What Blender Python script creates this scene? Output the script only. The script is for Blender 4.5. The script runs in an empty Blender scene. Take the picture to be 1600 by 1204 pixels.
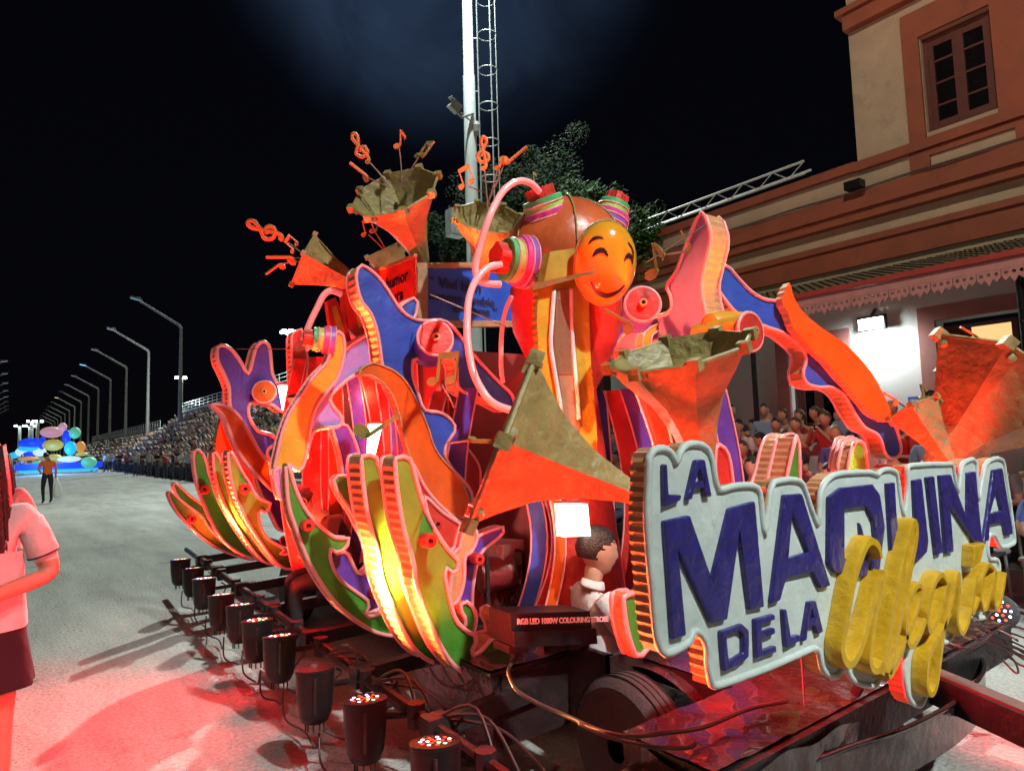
import bpy, bmesh, math, random
from mathutils import Vector as V, Matrix, noise
from mathutils.geometry import tessellate_polygon
random.seed(7)
R = math.radians
SC = bpy.context.scene
COL = SC.collection
# ---------------------------------------------------------------- camera
F, CX, CY = 1040.0, 800.0, 602.0          # focal length and centre in pixels of the 1600 px wide photograph
EYE = V((0, 0, 1.6))
_p, _r = math.atan(88/1040), R(1.65)
_U = V((-math.sin(_r)*math.cos(_p), math.cos(_r)*math.cos(_p), -math.sin(_p)))
_D = V((15-CX, -(712-CY), -F)).normalized(); _D = (_D - _D.dot(_U)*_U).normalized()
_X = _D.cross(_U)
CM = Matrix((_X, _D, _U))                 # camera axes -> world (x right of the street, y along it, z up)
cam = bpy.data.objects.new('camera', bpy.data.cameras.new('camera')); COL.objects.link(cam)
cam.matrix_world = Matrix.Translation(EYE) @ CM.to_4x4()
cam.data.sensor_width = 36; cam.data.lens = 36*F/1600
cam.data.shift_x = 0; cam.data.clip_start = 0.05; cam.data.clip_end = 3000
SC.camera = cam
# ---------------------------------------------------------------- night sky
W = bpy.data.worlds.new('World'); SC.world = W; W.use_nodes = True
nt = W.node_tree; nt.nodes.clear(); N = nt.nodes.new; L = nt.links.new
out = N('ShaderNodeOutputWorld'); add = N('ShaderNodeAddShader'); bg1 = N('ShaderNodeBackground'); bg2 = N('ShaderNodeBackground')
sky = N('ShaderNodeTexSky'); sky.sky_type = 'NISHITA'; sky.sun_disc = False; sky.sun_elevation = R(-4); sky.sun_rotation = R(33)
bg1.inputs[1].default_value = 0.004; L(sky.outputs[0], bg1.inputs[0])
tc = N('ShaderNodeTexCoord')
MASTDIR = V((12.6, 20, 20)).normalized()  # the smoky glow the floodlight mast makes in the night air
vm = N('ShaderNodeVectorMath'); vm.operation = 'DOT_PRODUCT'; vm.inputs[1].default_value = MASTDIR; L(tc.outputs['Generated'], vm.inputs[0])
mr = N('ShaderNodeMapRange'); mr.interpolation_type = 'SMOOTHERSTEP'; mr.inputs[1].default_value = 0.945; mr.inputs[2].default_value = 1.0; L(vm.outputs['Value'], mr.inputs[0])
pw = N('ShaderNodeMath'); pw.operation = 'POWER'; pw.inputs[1].default_value = 1.6; L(mr.outputs[0], pw.inputs[0])
nz = N('ShaderNodeTexNoise'); nz.inputs['Scale'].default_value = 5.5; nz.inputs['Detail'].default_value = 5; nz.inputs['Roughness'].default_value = .55; nz.inputs['Distortion'].default_value = .6; L(tc.outputs['Generated'], nz.inputs['Vector'])
nr = N('ShaderNodeMapRange'); nr.inputs[1].default_value = .36; nr.inputs[2].default_value = .68; nr.inputs[3].default_value = .45; nr.inputs[4].default_value = 1.2; L(nz.outputs[0], nr.inputs[0])
mu = N('ShaderNodeMath'); mu.operation = 'MULTIPLY'; L(pw.outputs[0], mu.inputs[0]); L(nr.outputs[0], mu.inputs[1])
mx = N('ShaderNodeMixRGB'); mx.inputs[1].default_value = (.0010, .0011, .0024, 1); mx.inputs[2].default_value = (.020, .036, .072, 1); L(mu.outputs[0], mx.inputs[0])
L(mx.outputs[0], bg2.inputs[0]); L(bg1.outputs[0], add.inputs[0]); L(bg2.outputs[0], add.inputs[1]); L(add.outputs[0], out.inputs[0])
# the high floodlight mast ahead on the right, beyond the top of the frame, is the one sun lamp
def lamp(kind, name, loc, power, color, size=.1, to=None, cone=70, blend=.5, parent=None):
    d = bpy.data.lights.new(name, kind); d.energy = power; d.color = color
    if kind == 'SUN': d.angle = size
    elif kind == 'AREA': d.size = size
    else: d.shadow_soft_size = size
    if kind == 'SPOT': d.spot_size = R(cone); d.spot_blend = blend
    o = bpy.data.objects.new(name, d); COL.objects.link(o); o.location = loc
    if to is not None: o.rotation_euler = (V(to)-V(loc)).to_track_quat('-Z', 'Y').to_euler()
    if parent: o.parent = parent; o.location = V(loc)-parent.location
    return o
SUN = lamp('SUN', 'mast_light', (13.5, 20, 26), 3.0, (.88, 1.0, .90), R(1.0), to=(13.5-.54*10, 20-.84*10, 26-7.9))
FLOOD_P, CAN_P = 13500, 300
SC.view_settings.view_transform = 'Standard'; SC.view_settings.look = 'None'
SC.view_settings.exposure = 0.08; SC.view_settings.gamma = 1; SC.view_settings.use_curve_mapping = False
SC.cycles.use_denoising = True; SC.cycles.max_bounces = 5; SC.cycles.sample_clamp_indirect = 4
SC.cycles.transparent_max_bounces = 8
# ---------------------------------------------------------------- picking points of real planes through the photograph
def ray(x, y): return CM @ V((x-CX, -(y-CY), -F))
def onp(x, y, o, n): d = ray(x, y); return EYE + d*((o-EYE).dot(n)/d.dot(n))
def onX(x, y, v): return onp(x, y, V((v, 0, 0)), V((1, 0, 0)))
def onY(x, y, v): return onp(x, y, V((0, v, 0)), V((0, 1, 0)))
def onZ(x, y, v): return onp(x, y, V((0, 0, v)), V((0, 0, 1)))
def atd(x, y, d): return EYE + ray(x, y)*(d/F)
def view(x0, y0, s, pts): return [(x0+x/s, y0+y/s) for x, y in pts]
def A_(p): return view(400, 180, 4, p)
def B_(p): return view(700, 180, 4, p)
def C_(p): return view(250, 480, 4, p)
def D_(p): return view(550, 400, 4, p)
def E_(p): return view(850, 350, 4, p)
def F_(p): return view(550, 650, 4, p)
def G_(p): return view(250, 740, 4, p)
def H_(p): return view(400, 900, 4, p)
def K_(p): return view(980, 660, 2.5806, p)
def M_(p): return view(1100, 380, 3.2, p)
# ---------------------------------------------------------------- materials
MATS = {}
def mat(name, base, rough=.6, var=.25, vscale=6, bump=.25, bscale=30, metal=0, emit=None, es=0, stain=None, objcol=False, spec=.5, wave=0, wscale=10, coat=0):
    if name in MATS: return MATS[name]
    m = bpy.data.materials.new(name); MATS[name] = m; m.use_nodes = True
    t = m.node_tree; n = t.nodes; l = t.links.new; b = n['Principled BSDF']
    tc = n.new('ShaderNodeTexCoord'); co = tc.outputs['Object']
    nz = n.new('ShaderNodeTexNoise'); nz.inputs['Scale'].default_value = vscale; nz.inputs['Detail'].default_value = 6; nz.inputs['Roughness'].default_value = .6; l(co, nz.inputs['Vector'])
    mix = n.new('ShaderNodeMixRGB'); r_ = n.new('ShaderNodeMapRange'); r_.inputs[1].default_value = .3; r_.inputs[2].default_value = .7; l(nz.outputs[0], r_.inputs[0]); l(r_.outputs[0], mix.inputs[0])
    c1 = [max(0, c*(1-var)) for c in base]; c2 = [min(1, c*(1+var)) for c in base]
    mix.inputs[1].default_value = (*c1, 1); mix.inputs[2].default_value = (*c2, 1); last = mix.outputs[0]
    if objcol:
        oi = n.new('ShaderNodeObjectInfo'); mm = n.new('ShaderNodeMixRGB'); mm.blend_type = 'MULTIPLY'; mm.inputs[0].default_value = 1; l(last, mm.inputs[1]); l(oi.outputs['Color'], mm.inputs[2]); last = mm.outputs[0]
    if stain:
        n2 = n.new('ShaderNodeTexNoise'); n2.inputs['Scale'].default_value = stain[1]; n2.inputs['Detail'].default_value = 8; n2.inputs['Roughness'].default_value = .7; l(co, n2.inputs['Vector'])
        r2 = n.new('ShaderNodeMapRange'); r2.inputs[1].default_value = stain[2]; r2.inputs[2].default_value = stain[2]+.08; r2.inputs[4].default_value = stain[3]; l(n2.outputs[0], r2.inputs[0])
        m2 = n.new('ShaderNodeMixRGB'); l(r2.outputs[0], m2.inputs[0]); l(last, m2.inputs[1]); m2.inputs[2].default_value = (*stain[0], 1); last = m2.outputs[0]
    l(last, b.inputs['Base Color']); b.inputs['Metallic'].default_value = metal
    b.inputs['Specular IOR Level'].default_value = spec; b.inputs['Coat Weight'].default_value = coat
    rr = n.new('ShaderNodeMapRange'); rr.inputs[3].default_value = max(.03, rough-.1); rr.inputs[4].default_value = min(1, rough+.1); l(nz.outputs[0], rr.inputs[0]); l(rr.outputs[0], b.inputs['Roughness'])
    if bump:
        nb = n.new('ShaderNodeTexNoise'); nb.inputs['Scale'].default_value = bscale; nb.inputs['Detail'].default_value = 5; l(co, nb.inputs['Vector']); h = nb.outputs[0]
        if wave:
            wv = n.new('ShaderNodeTexWave'); wv.inputs['Scale'].default_value = wscale; wv.inputs['Distortion'].default_value = 3; wv.bands_direction = 'Z'; l(co, wv.inputs['Vector'])
            ma = n.new('ShaderNodeMath'); ma.operation = 'MULTIPLY_ADD'; ma.inputs[1].default_value = wave; l(wv.outputs[0], ma.inputs[0]); l(h, ma.inputs[2]); h = ma.outputs[0]
        bp = n.new('ShaderNodeBump'); bp.inputs['Strength'].default_value = bump; bp.inputs['Distance'].default_value = .02; l(h, bp.inputs['Height']); l(bp.outputs[0], b.inputs['Normal'])
    if emit: b.inputs['Emission Color'].default_value = (*emit, 1); b.inputs['Emission Strength'].default_value = es
    return m
BLUE = mat('painted_blue_cloth', (.028, .075, .43), .45, .22, 4, .8, 9, wave=.12, wscale=2)
PURP = mat('painted_purple_cloth', (.13, .045, .40), .5, .24, 5, .8, 9)
LILAC = mat('lilac_cloth', (.28, .22, .56), .5, .2, 5, .8, 8)
GREEN = mat('painted_green_board', (.060, .27, .025), .5, .22, 7, .2, 40, stain=((.08, .16, .03), 9, .6, .6))
ORANGE = mat('orange_satin', (.82, .10, .008), .4, .2, 5, .7, 8)
YELLO = mat('yellow_satin', (.82, .34, .03), .4, .2, 6, .7, 9)
RED = mat('painted_red_cloth', (.62, .03, .018), .5, .25, 5, .8, 10)
GOLD = mat('gold_painted_papier', (.31, .235, .085), .45, .28, 9, .7, 22, stain=((.18, .13, .05), 7, .58, .7), coat=.15)
GOLDIN = mat('gold_paint_inside', (.30, .26, .11), .5, .3, 8, .6, 20, stain=((.14, .06, .03), 4, .58, .8))
STRIP = mat('corrugated_orange_card', (.62, .27, .12), .65, .15, 20, .1, 60)
RIM = mat('pink_foam_tube', (.84, .33, .33), .35, .06, 20, .1, 40, emit=(1, .12, .12), es=.10)  # pink base and faint emission carry the red light on pale tubes
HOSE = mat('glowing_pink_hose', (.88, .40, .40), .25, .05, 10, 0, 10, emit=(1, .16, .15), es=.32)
WHITEP = mat('white_painted_board', (.62, .68, .64), .45, .1, 9, .28, 26, stain=((.42, .46, .42), 14, .60, .5))
INDIGO = mat('indigo_letter_paint', (.030, .022, .17), .3, .25, 16, .7, 22, coat=.2)
MUST = mat('mustard_gloss_paint', (.66, .37, .015), .35, .15, 12, .4, 24, coat=.3)
YPAINT = mat('yellow_painted_card', (.50, .36, .03), .4, .18, 8, .5, 18)
CARD = mat('brown_card', (.30, .20, .11), .7, .15, 30, .2, 60)
BLACKM = mat('black_steel', (.018, .016, .017), .45, .4, 12, .3, 40, stain=((.09, .05, .03), 10, .6, .5))
TARP = mat('black_shiny_tarpaulin', (.030, .018, .018), .22, .4, 4, 1.0, 9, coat=.6)
RUBBER = mat('tyre_rubber', (.045, .04, .04), .75, .2, 20, .3, 60)
PLASTIC = mat('black_plastic', (.010, .010, .011), .4, .2, 10, .1, 50, spec=.3)
CABLE = mat('black_cable', (.05, .03, .03), .4, .1, 10, 0, 10)
CABLER = mat('grey_cable', (.09, .055, .05), .45, .1, 10, 0, 10)
WOODF = mat('wooden_frame', (.33, .20, .10), .6, .25, 12, .3, 30)
STEEL = mat('galvanised_steel', (.55, .58, .57), .45, .1, 5, .1, 30, metal=.3)
DULLST = mat('weathered_steel', (.30, .29, .27), .6, .2, 5, .1, 30)
def glow(name, c, s): return mat(name, tuple(x*.3 for x in c), .5, 0, 5, 0, 5, emit=c, es=s)
WARMW = glow('lantern_glow', (1, .90, .72), 7)
COOLW = glow('floodlight_glow', (.86, 1, .95), 26)
LEDR = glow('red_led', (1, .05, .02), 3.5); LEDW = glow('white_led', (1, .9, .85), 4.5); LEDG = glow('green_led', (.1, 1, .35), 7); LEDB = glow('blue_led', (.25, .3, 1), 8)
# ---------------------------------------------------------------- object helpers
def tag(o, label=None, cat=None, group=None, kind=None):
    if label: o['label'] = label
    if cat: o['category'] = cat
    if group: o['group'] = group
    if kind: o['kind'] = kind
    return o
def thing(name, loc, label, cat, group=None, rz=0):
    o = bpy.data.objects.new(name, None); COL.objects.link(o); o.empty_display_size = .1
    o.location = loc; o.rotation_euler = (0, 0, rz); return tag(o, label, cat, group)
def link(name, me, m=None, parent=None, world=True, label=None):
    o = bpy.data.objects.new(name, me); COL.objects.link(o)
    if m is not None:
        if not isinstance(m, (list, tuple)): m = [m]
        for x in m: me.materials.append(x)
    if parent is not None:
        o.parent = parent
        if world: o.matrix_parent_inverse = root_inv(parent)
    if label: o['label'] = label
    return o
def root_inv(p):
    M = Matrix.Identity(4); q = p
    while q is not None:
        M = Matrix.LocRotScale(q.location, q.rotation_euler, q.scale) @ M if q.parent is None else q.matrix_parent_inverse @ Matrix.LocRotScale(q.location, q.rotation_euler, q.scale) @ M
        q = q.parent
    return M.inverted()
class MB:
    """collects shapes into one mesh"""
    def __init__(s): s.v = []; s.f = []; s.m = []
    def add(s, vs, fs, mi=0):
        k = len(s.v); s.v += [tuple(v) for v in vs]; s.f += [[i+k for i in f] for f in fs]; s.m += [mi]*len(fs); return s
    def box(s, c, d, rot=None, mi=0):
        c = V(c); vs = []
        for x in (-1, 1):
            for y in (-1, 1):
                for z in (-1, 1):
                    p = V((x*d[0]/2, y*d[1]/2, z*d[2]/2)); p = (rot @ p if rot else p)+c; vs.append(p)
        return s.add(vs, [(0, 1, 3, 2), (4, 6, 7, 5), (0, 4, 5, 1), (2, 3, 7, 6), (0, 2, 6, 4), (1, 5, 7, 3)], mi)
    def bar(s, a, b, w, h=None, up=V((0, 0, 1)), mi=0):
        a, b = V(a), V(b); d = (b-a).normalized(); x = d.cross(up)
        if x.length < 1e-4: x = d.cross(V((1, 0, 0)))
        x.normalize(); u = x.cross(d); h = h or w; M = Matrix((x, d, u)).transposed()
        return s.box((a+b)/2, (w, (b-a).length, h), M, mi)
    def tube(s, pts, r, n=8, closed=False, mi=0, cap=True):
        pts = [V(p) for p in pts]; k = len(pts); rs = r if isinstance(r, (list, tuple)) else [r]*k
        if k < 2: return s
        T = []
        for i in range(k):
            a = pts[i-1] if (i > 0 or closed) else pts[i]; b = pts[(i+1) % k] if (i < k-1 or closed) else pts[i]
            t = (b-a); T.append(t.normalized() if t.length > 1e-9 else V((0, 0, 1)))
        u = T[0].orthogonal().normalized(); vs = []
        for i in range(k):
            u = (u - T[i]*u.dot(T[i]));
            u = u.normalized() if u.length > 1e-6 else T[i].orthogonal().normalized()
            w = T[i].cross(u)
            for j in range(n):
                a = 2*math.pi*j/n; vs.append(pts[i]+(u*math.cos(a)+w*math.sin(a))*rs[i])
        fs = []; kk = k if closed else k-1
        off = 0
        if closed:
            best = 1e9
            for q in range(n):
                dd = (vs[(k-1)*n]-vs[q]).length
                if dd < best: best = dd; off = q
        for i in range(kk):
            i2 = (i+1) % k; o = off if (closed and i == k-1) else 0
            for j in range(n):
                fs.append((i*n+j, i*n+(j+1) % n, i2*n+(j+1+o) % n, i2*n+(j+o) % n))
        if cap and not closed: fs += [tuple(range(n-1, -1, -1)), tuple((k-1)*n+j for j in range(n))]
        return s.add(vs, fs, mi)
    def lathe(s, o, ax, prof, n=20, mi=0, up=None, squash=1, half=None):
        """prof: (distance along the axis, radius)"""
        o, ax = V(o), V(ax).normalized(); u = (up - ax*up.dot(ax)).normalized() if up else ax.orthogonal().normalized(); w = ax.cross(u); vs = []
        for t, r in prof:
            for j in range(n):
                a = 2*math.pi*j/n; vs.append(o+ax*t+(u*math.cos(a)+w*math.sin(a)*squash)*max(r, 1e-4))
        fs = [(i*n+j, i*n+(j+1) % n, (i+1)*n+(j+1) % n, (i+1)*n+j) for i in range(len(prof)-1) for j in range(n)]
        fs += [tuple(range(n-1, -1, -1)), tuple((len(prof)-1)*n+j for j in range(n))]
        return s.add(vs, fs, mi)
    def ball(s, c, r, n=14, mi=0):
        r = r if isinstance(r, (tuple, list)) else (r, r, r); c = V(c); vs = []; fs = []; k = n//2
        for i in range(k+1):
            a = math.pi*i/k
            for j in range(n):
                b = 2*math.pi*j/n; vs.append((c.x+r[0]*math.sin(a)*math.cos(b), c.y+r[1]*math.sin(a)*math.sin(b), c.z+r[2]*math.cos(a)))
        for i in range(k):
            for j in range(n): fs.append((i*n+j, (i+1)*n+j, (i+1)*n+(j+1) % n, i*n+(j+1) % n))
        return s.add(vs, fs, mi)
    def mesh(s, smooth=False, name='m'):
        me = bpy.data.meshes.new(name); me.from_pydata(s.v, [], s.f); me.update()
        for i, p in enumerate(me.polygons): p.material_index = s.m[i]; p.use_smooth = bool(smooth)
        bm = bmesh.new(); bm.from_mesh(me); bmesh.ops.remove_doubles(bm, verts=bm.verts, dist=1e-5); bmesh.ops.recalc_face_normals(bm, faces=bm.faces); bm.to_mesh(me); bm.free()
        if smooth == 'auto':
            try: me.set_sharp_from_angle(angle=R(38))
            except Exception: pass
            for p in me.polygons: p.use_smooth = True
        return me
    def build(s, name, m=None, parent=None, smooth=False, label=None): return link(name, s.mesh(smooth, name), m, parent, True, label)
def cr(pts, n=5, closed=True):
    """Catmull-Rom through pixel or space points"""
    P = [V(p) for p in pts]; k = len(P); o = []
    for i in range(k if closed else k-1):
        g = (lambda q: P[q % k]) if closed else (lambda q: P[min(max(q, 0), k-1)])
        a, b, c, d = g(i-1), g(i), g(i+1), g(i+2)
        for j in range(n):
            t = j/n; o.append(.5*((2*b)+(c-a)*t+(2*a-5*b+4*c-d)*t*t+(3*b-a-3*c+d)*t**3))
    if not closed: o.append(P[-1])
    return o
def resample(P, step, closed=True):
    P = list(P); Q = P+[P[0]] if closed else P; Ls = [0]
    for a, b in zip(Q, Q[1:]): Ls.append(Ls[-1]+(b-a).length)
    n = max(6, int(Ls[-1]/step)); o = []; i = 0
    for k in range(n if closed else n+1):
        d = Ls[-1]*k/n
        while i < len(Ls)-2 and Ls[i+1] < d: i += 1
        t = (d-Ls[i])/max(1e-9, Ls[i+1]-Ls[i]); o.append(Q[i].lerp(Q[i+1], min(1, t)))
    return o
def plane(kind, v):
    """origin and normal (towards the viewer's side)"""
    if kind == 'X': return V((v, 0, 0)), V((-1, 0, 0))
    if kind == 'Y': return V((0, v, 0)), V((0, -1, 0))
def tilted(px, py, depth, az):
    o = atd(px, py, depth); return o, V((-math.sin(R(az)), -math.cos(R(az)), 0))   # az 0 faces back along the street, 90 faces its left side
def place(pts, pl, smooth=5, closed=True):
    P = cr([V((x, y)) for x, y in pts], smooth, closed) if smooth else [V((x, y)) for x, y in pts]
    return [onp(q.x, q.y, *pl) for q in P]
def polyface(loops, flip_to):
    vs = [p for l in loops for p in l]; tr = tessellate_polygon(loops); fs = []
    for t in tr:
        a, b, c = (vs[i] for i in t)
        if (b-a).cross(c-a).length < 1e-10: continue
        fs.append(t if (b-a).cross(c-a).dot(flip_to) > 0 else (t[0], t[2], t[1]))
    return vs, fs
def panel_mesh(loops, n, pad=0):
    vs, fs = polyface(loops, n); me = bpy.data.meshes.new('panel'); me.from_pydata([tuple(p) for p in vs], [], fs); me.update(); return me
def cutout(name, label, cat, pts, pl, thick, face, strip=None, rim=None, rim_r=.011, smooth=5, hole=None, parent=None, group=None, back=True, step=.02, rimback=True, shift=V((0, 0, 0))):
    """a flat sculpted board with real thickness: painted faces, corrugated card edge and a foam tube round it"""
    o, n = pl; P = resample([p+shift for p in place(pts, pl, smooth)], step)
    loops = [P]
    if hole: loops.append(resample([p+shift for p in place(hole, pl, 4)], step))
    z = min(p.z for p in P); c = sum(P, V())/len(P)
    T = parent if parent is not None else thing(name, (c.x, c.y, z), label, cat, group)
    link('front_panel', panel_mesh(loops, n), face, T)
    if back: link('back_panel', panel_mesh([[p-n*thick for p in q] for q in loops], -n), face, T)
    mb = MB()
    for lp in loops:
        k = len(lp); area = V()
        for i in range(k): area += lp[i].cross(lp[(i+1) % k])
        sg = 1 if area.dot(n) > 0 else -1; vs = []; fs = []
        for i in range(k):
            t = (lp[(i+1) % k]-lp[i-1]).normalized(); s_ = t.cross(n)*sg
            off = s_*(.0035 if i % 2 else -.002); vs += [lp[i]+off, lp[i]-n*thick+off]
        for i in range(k):
            j = (i+1) % k; fs.append((2*i, 2*j, 2*j+1, 2*i+1))
        mb.add(vs, fs)
    mb.build('edge_strip', strip or STRIP, T)
    if rim is not False:
        mb = MB()
        for lp in loops:
            Q = lp[::2]
            mb.tube([p+n*.004 for p in Q], rim_r, 7, True)
        mb.build('foam_rim', rim or RIM, T, True)
        if rimback:
            mb = MB()
            for lp in loops: mb.tube([p-n*(thick+.004) for p in lp[::2]], rim_r, 7, True)
            mb.build('foam_rim', rim or RIM, T, True)
    return T
def slab(name, pts, pl, t0, t1, m, parent, smooth=0, hole=None, bevel=0, label=None):
    """a piece standing from t0 to t1 in front of the plane"""
    o, n = pl; P = place(pts, pl, smooth); H = place(hole, pl, 0) if hole else None
    loops = [P]+([H] if H else []); mb = MB()
    vs, fs = polyface([[p+n*t1 for p in q] for q in loops], n); mb.add(vs, fs)
    if bevel: 
        pass
    for lp in loops:
        k = len(lp); vs = [p+n*t1 for p in lp]+[p+n*t0 for p in lp]; mb.add(vs, [(i, (i+1) % k, k+(i+1) % k, k+i) for i in range(k)])
    ob = mb.build(name, m, parent, label=label)
    if bevel:
        md = ob.modifiers.new('bevel', 'BEVEL'); md.width = bevel; md.segments = 2; md.limit_method = 'ANGLE'; md.angle_limit = R(50)
    return ob
def textmesh(s, size, shear=0, space=1, extrude=.001, bold=0):
    cu = bpy.data.curves.new('t', 'FONT'); cu.body = s; cu.size = size; cu.shear = shear; cu.space_character = space; cu.extrude = extrude; cu.offset = bold; cu.resolution_u = 3
    ob = bpy.data.objects.new('t', cu); COL.objects.link(ob); bpy.context.view_layer.update()
    me = bpy.data.meshes.new_from_object(ob.evaluated_get(bpy.context.evaluated_depsgraph_get())); bpy.data.objects.remove(ob); return me
def text(s, org, xd, yd, size, m, parent, name='lettering', **k):
    me = textmesh(s, size, **k); xd, yd = V(xd).normalized(), V(yd).normalized(); zd = xd.cross(yd)
    me.transform(Matrix((xd, yd, zd)).transposed().to_4x4()); me.transform(Matrix.Translation(org)); me.materials.clear(); return link(name, me, m, parent)
def copy_tree(o, parent=None):
    c = o.copy(); COL.objects.link(c); c.parent = parent
    for ch in KIDS.get(o.name, [x for x in bpy.data.objects if x.parent == o]): copy_tree(ch, c)
    return c
KIDS = {}
# ================================================================ SETTING
GROUND = mat('dusty_tarmac', (.40, .395, .37), .85, .12, .7, .9, 34, stain=((.10, .105, .10), 1.3, .60, .5), spec=.2)
def ground():
    m = GROUND; t = m.node_tree; n = t.nodes; l = t.links.new; b = n['Principled BSDF']
    src = b.inputs['Base Color'].links[0].from_socket; tc = [x for x in n if x.type == 'TEX_COORD'][0]
    # fine grit and pale dust stretched along the street by wheels
    g = n.new('ShaderNodeTexNoise'); g.inputs['Scale'].default_value = 38; g.inputs['Detail'].default_value = 8; g.inputs['Roughness'].default_value = .75; l(tc.outputs['Object'], g.inputs['Vector'])
    r = n.new('ShaderNodeMapRange'); r.inputs[1].default_value = .35; r.inputs[2].default_value = .65; r.inputs[3].default_value = .72; r.inputs[4].default_value = 1.25; l(g.outputs[0], r.inputs[0])
    mp = n.new('ShaderNodeMapping'); mp.inputs['Scale'].default_value = (1.6, .28, 1); mp.inputs['Rotation'].default_value = (0, 0, R(-28)); l(tc.outputs['Object'], mp.inputs['Vector'])
    d = n.new('ShaderNodeTexNoise'); d.inputs['Scale'].default_value = 1.1; d.inputs['Detail'].default_value = 7; d.inputs['Roughness'].default_value = .65; d.inputs['Distortion'].default_value = .2; l(mp.outputs[0], d.inputs['Vector'])
    r2 = n.new('ShaderNodeMapRange'); r2.inputs[1].default_value = .38; r2.inputs[2].default_value = .66; r2.inputs[3].default_value = .80; r2.inputs[4].default_value = 1.15; l(d.outputs[0], r2.inputs[0])
    mu = n.new('ShaderNodeMath'); mu.operation = 'MULTIPLY'; l(r.outputs[0], mu.inputs[0]); l(r2.outputs[0], mu.inputs[1])
    mm = n.new('ShaderNodeVectorMath'); mm.operation = 'SCALE'; l(src, mm.inputs[0]); l(mu.outputs[0], mm.inputs['Scale']); l(mm.outputs[0], b.inputs['Base Color'])
ground()
mb = MB(); mb.add([(-400, -60, 0), (400, -60, 0), (400, 900, 0), (-400, 900, 0)], [(0, 1, 2, 3)]); tag(mb.build('ground', GROUND), kind='structure')
# loose grit lying on the street near the camera
mb = MB()
for i in range(2600):
    y = random.uniform(.9, 16)**1.0; x = random.uniform(-.8, 2.0+y*.12); s = random.uniform(.003, .009)
    a = random.random()*6; mb.add([(x+s*math.cos(a), y+s*math.sin(a), 0), (x+s*math.cos(a+2.1), y+s*math.sin(a+2.1), 0), (x+s*math.cos(a+4.2), y+s*math.sin(a+4.2), 0), (x, y, s*.7)], [(0, 1, 3), (1, 2, 3), (2, 0, 3)])
tag(mb.build('gravel', mat('grit', (.26, .26, .24), .9, .4, 60, 0)), kind='stuff')
# ---- station building on the right (x = 13), tower, parapet, mouldings, tiled canopy
CREAM = mat('cream_render', (.44, .35, .24), .85, .12, 1.5, .4, 40, stain=((.28, .20, .14), 1.1, .58, .45))
TERRA = mat('terracotta_paint', (.28, .080, .040), .7, .16, 2, .3, 40, stain=((.16, .05, .03), 1.7, .58, .5))
TILE = mat('canopy_tile', (.17, .15, .09), .8, .3, 6, .2, 40)
FRAME = mat('brown_window_paint', (.10, .030, .022), .5, .2, 8, .1, 50)
DGLASS = mat('dark_window_glass', (.006, .006, .007), .25, .2, 3, 0, spec=.12)
LIME = mat('whitewashed_wall', (.72, .70, .68), .8, .06, 2, .15, 50)
BX = 13.0; BY0, BY1 = -6.0, 13.2
bd = thing('station_building', (BX, 4, 0), 'cream and terracotta station building with tiled canopy behind the float on the right', 'building')
def bwall(y0, y1, z0, z1, m, name, x=BX, t=.3, openings=()):
    """wall facing -x with rectangular openings, split into pieces round them"""
    mb = MB(); ys = sorted({y0, y1, *[o[0] for o in openings], *[o[1] for o in openings]}); zs = sorted({z0, z1, *[o[2] for o in openings], *[o[3] for o in openings]})
    for a, b in zip(ys, ys[1:]):
        for c, d in zip(zs, zs[1:]):
            if any(o[0] <= a and b <= o[1] and o[2] <= c and d <= o[3] for o in openings): continue
            mb.box((x+t/2, (a+b)/2, (c+d)/2), (t, b-a, d-c))
    return mb.build(name, m, bd)
doors = [(3.55, 4.75, .25, 3.5), (6.55, 7.55, .25, 3.35), (9.6, 10.6, .25, 3.35), (.3, 1.6, .25, 3.5)]
bwall(BY0, BY1, 0, 4.55, LIME, 'ground_floor_wall', openings=doors)
bwall(BY0, BY1, 4.55, 6.75, CREAM, 'parapet_wall')
twin = (3.56, 4.64, 6.9, 8.68)
bwall(BY0, 5.88, 6.75, 13.5, CREAM, 'tower_wall', openings=[twin])
mb = MB(); mb.box((BX+3.1, 5.73, 10.1), (5.6, .3, 6.6)); mb.build('tower_side_wall', CREAM, bd)
mb = MB(); mb.box((BX+3.1, BY1-.15, 3.3), (5.6, .3, 6.6)); mb.build('end_wall', CREAM, bd)
mb = MB(); mb.box((BX+3.3, (5.9+BY1)/2, 6.3), (6, BY1-5.9-.4, .2)); mb.build('flat_roof', DULLST, bd)
def mould(y0, y1, z0, z1, out, m=TERRA, name='moulding'): mb = MB(); mb.box((BX-out/2-.002, (y0+y1)/2, (z0+z1)/2), (out, y1-y0, z1-z0)); return mb.build(name, m, bd)
mould(5.9, BY1, 6.62, 6.80, .12); mould(BY0, 5.9, 6.60, 6.78, .12)
mould(BY0, BY1, 6.02, 6.16, .20); mould(BY0, BY1, 5.80, 6.018, .28); mould(BY0, BY1, 5.62, 5.798, .20)
mould(BY0, BY1, 4.78, 5.27, .10); mould(BY0, BY1, 5.18, 5.30, .16)
mould(BY0, 5.9, 9.42, 9.72, .18); mould(BY0, 6.0, 9.722, 9.84, .26)
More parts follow.
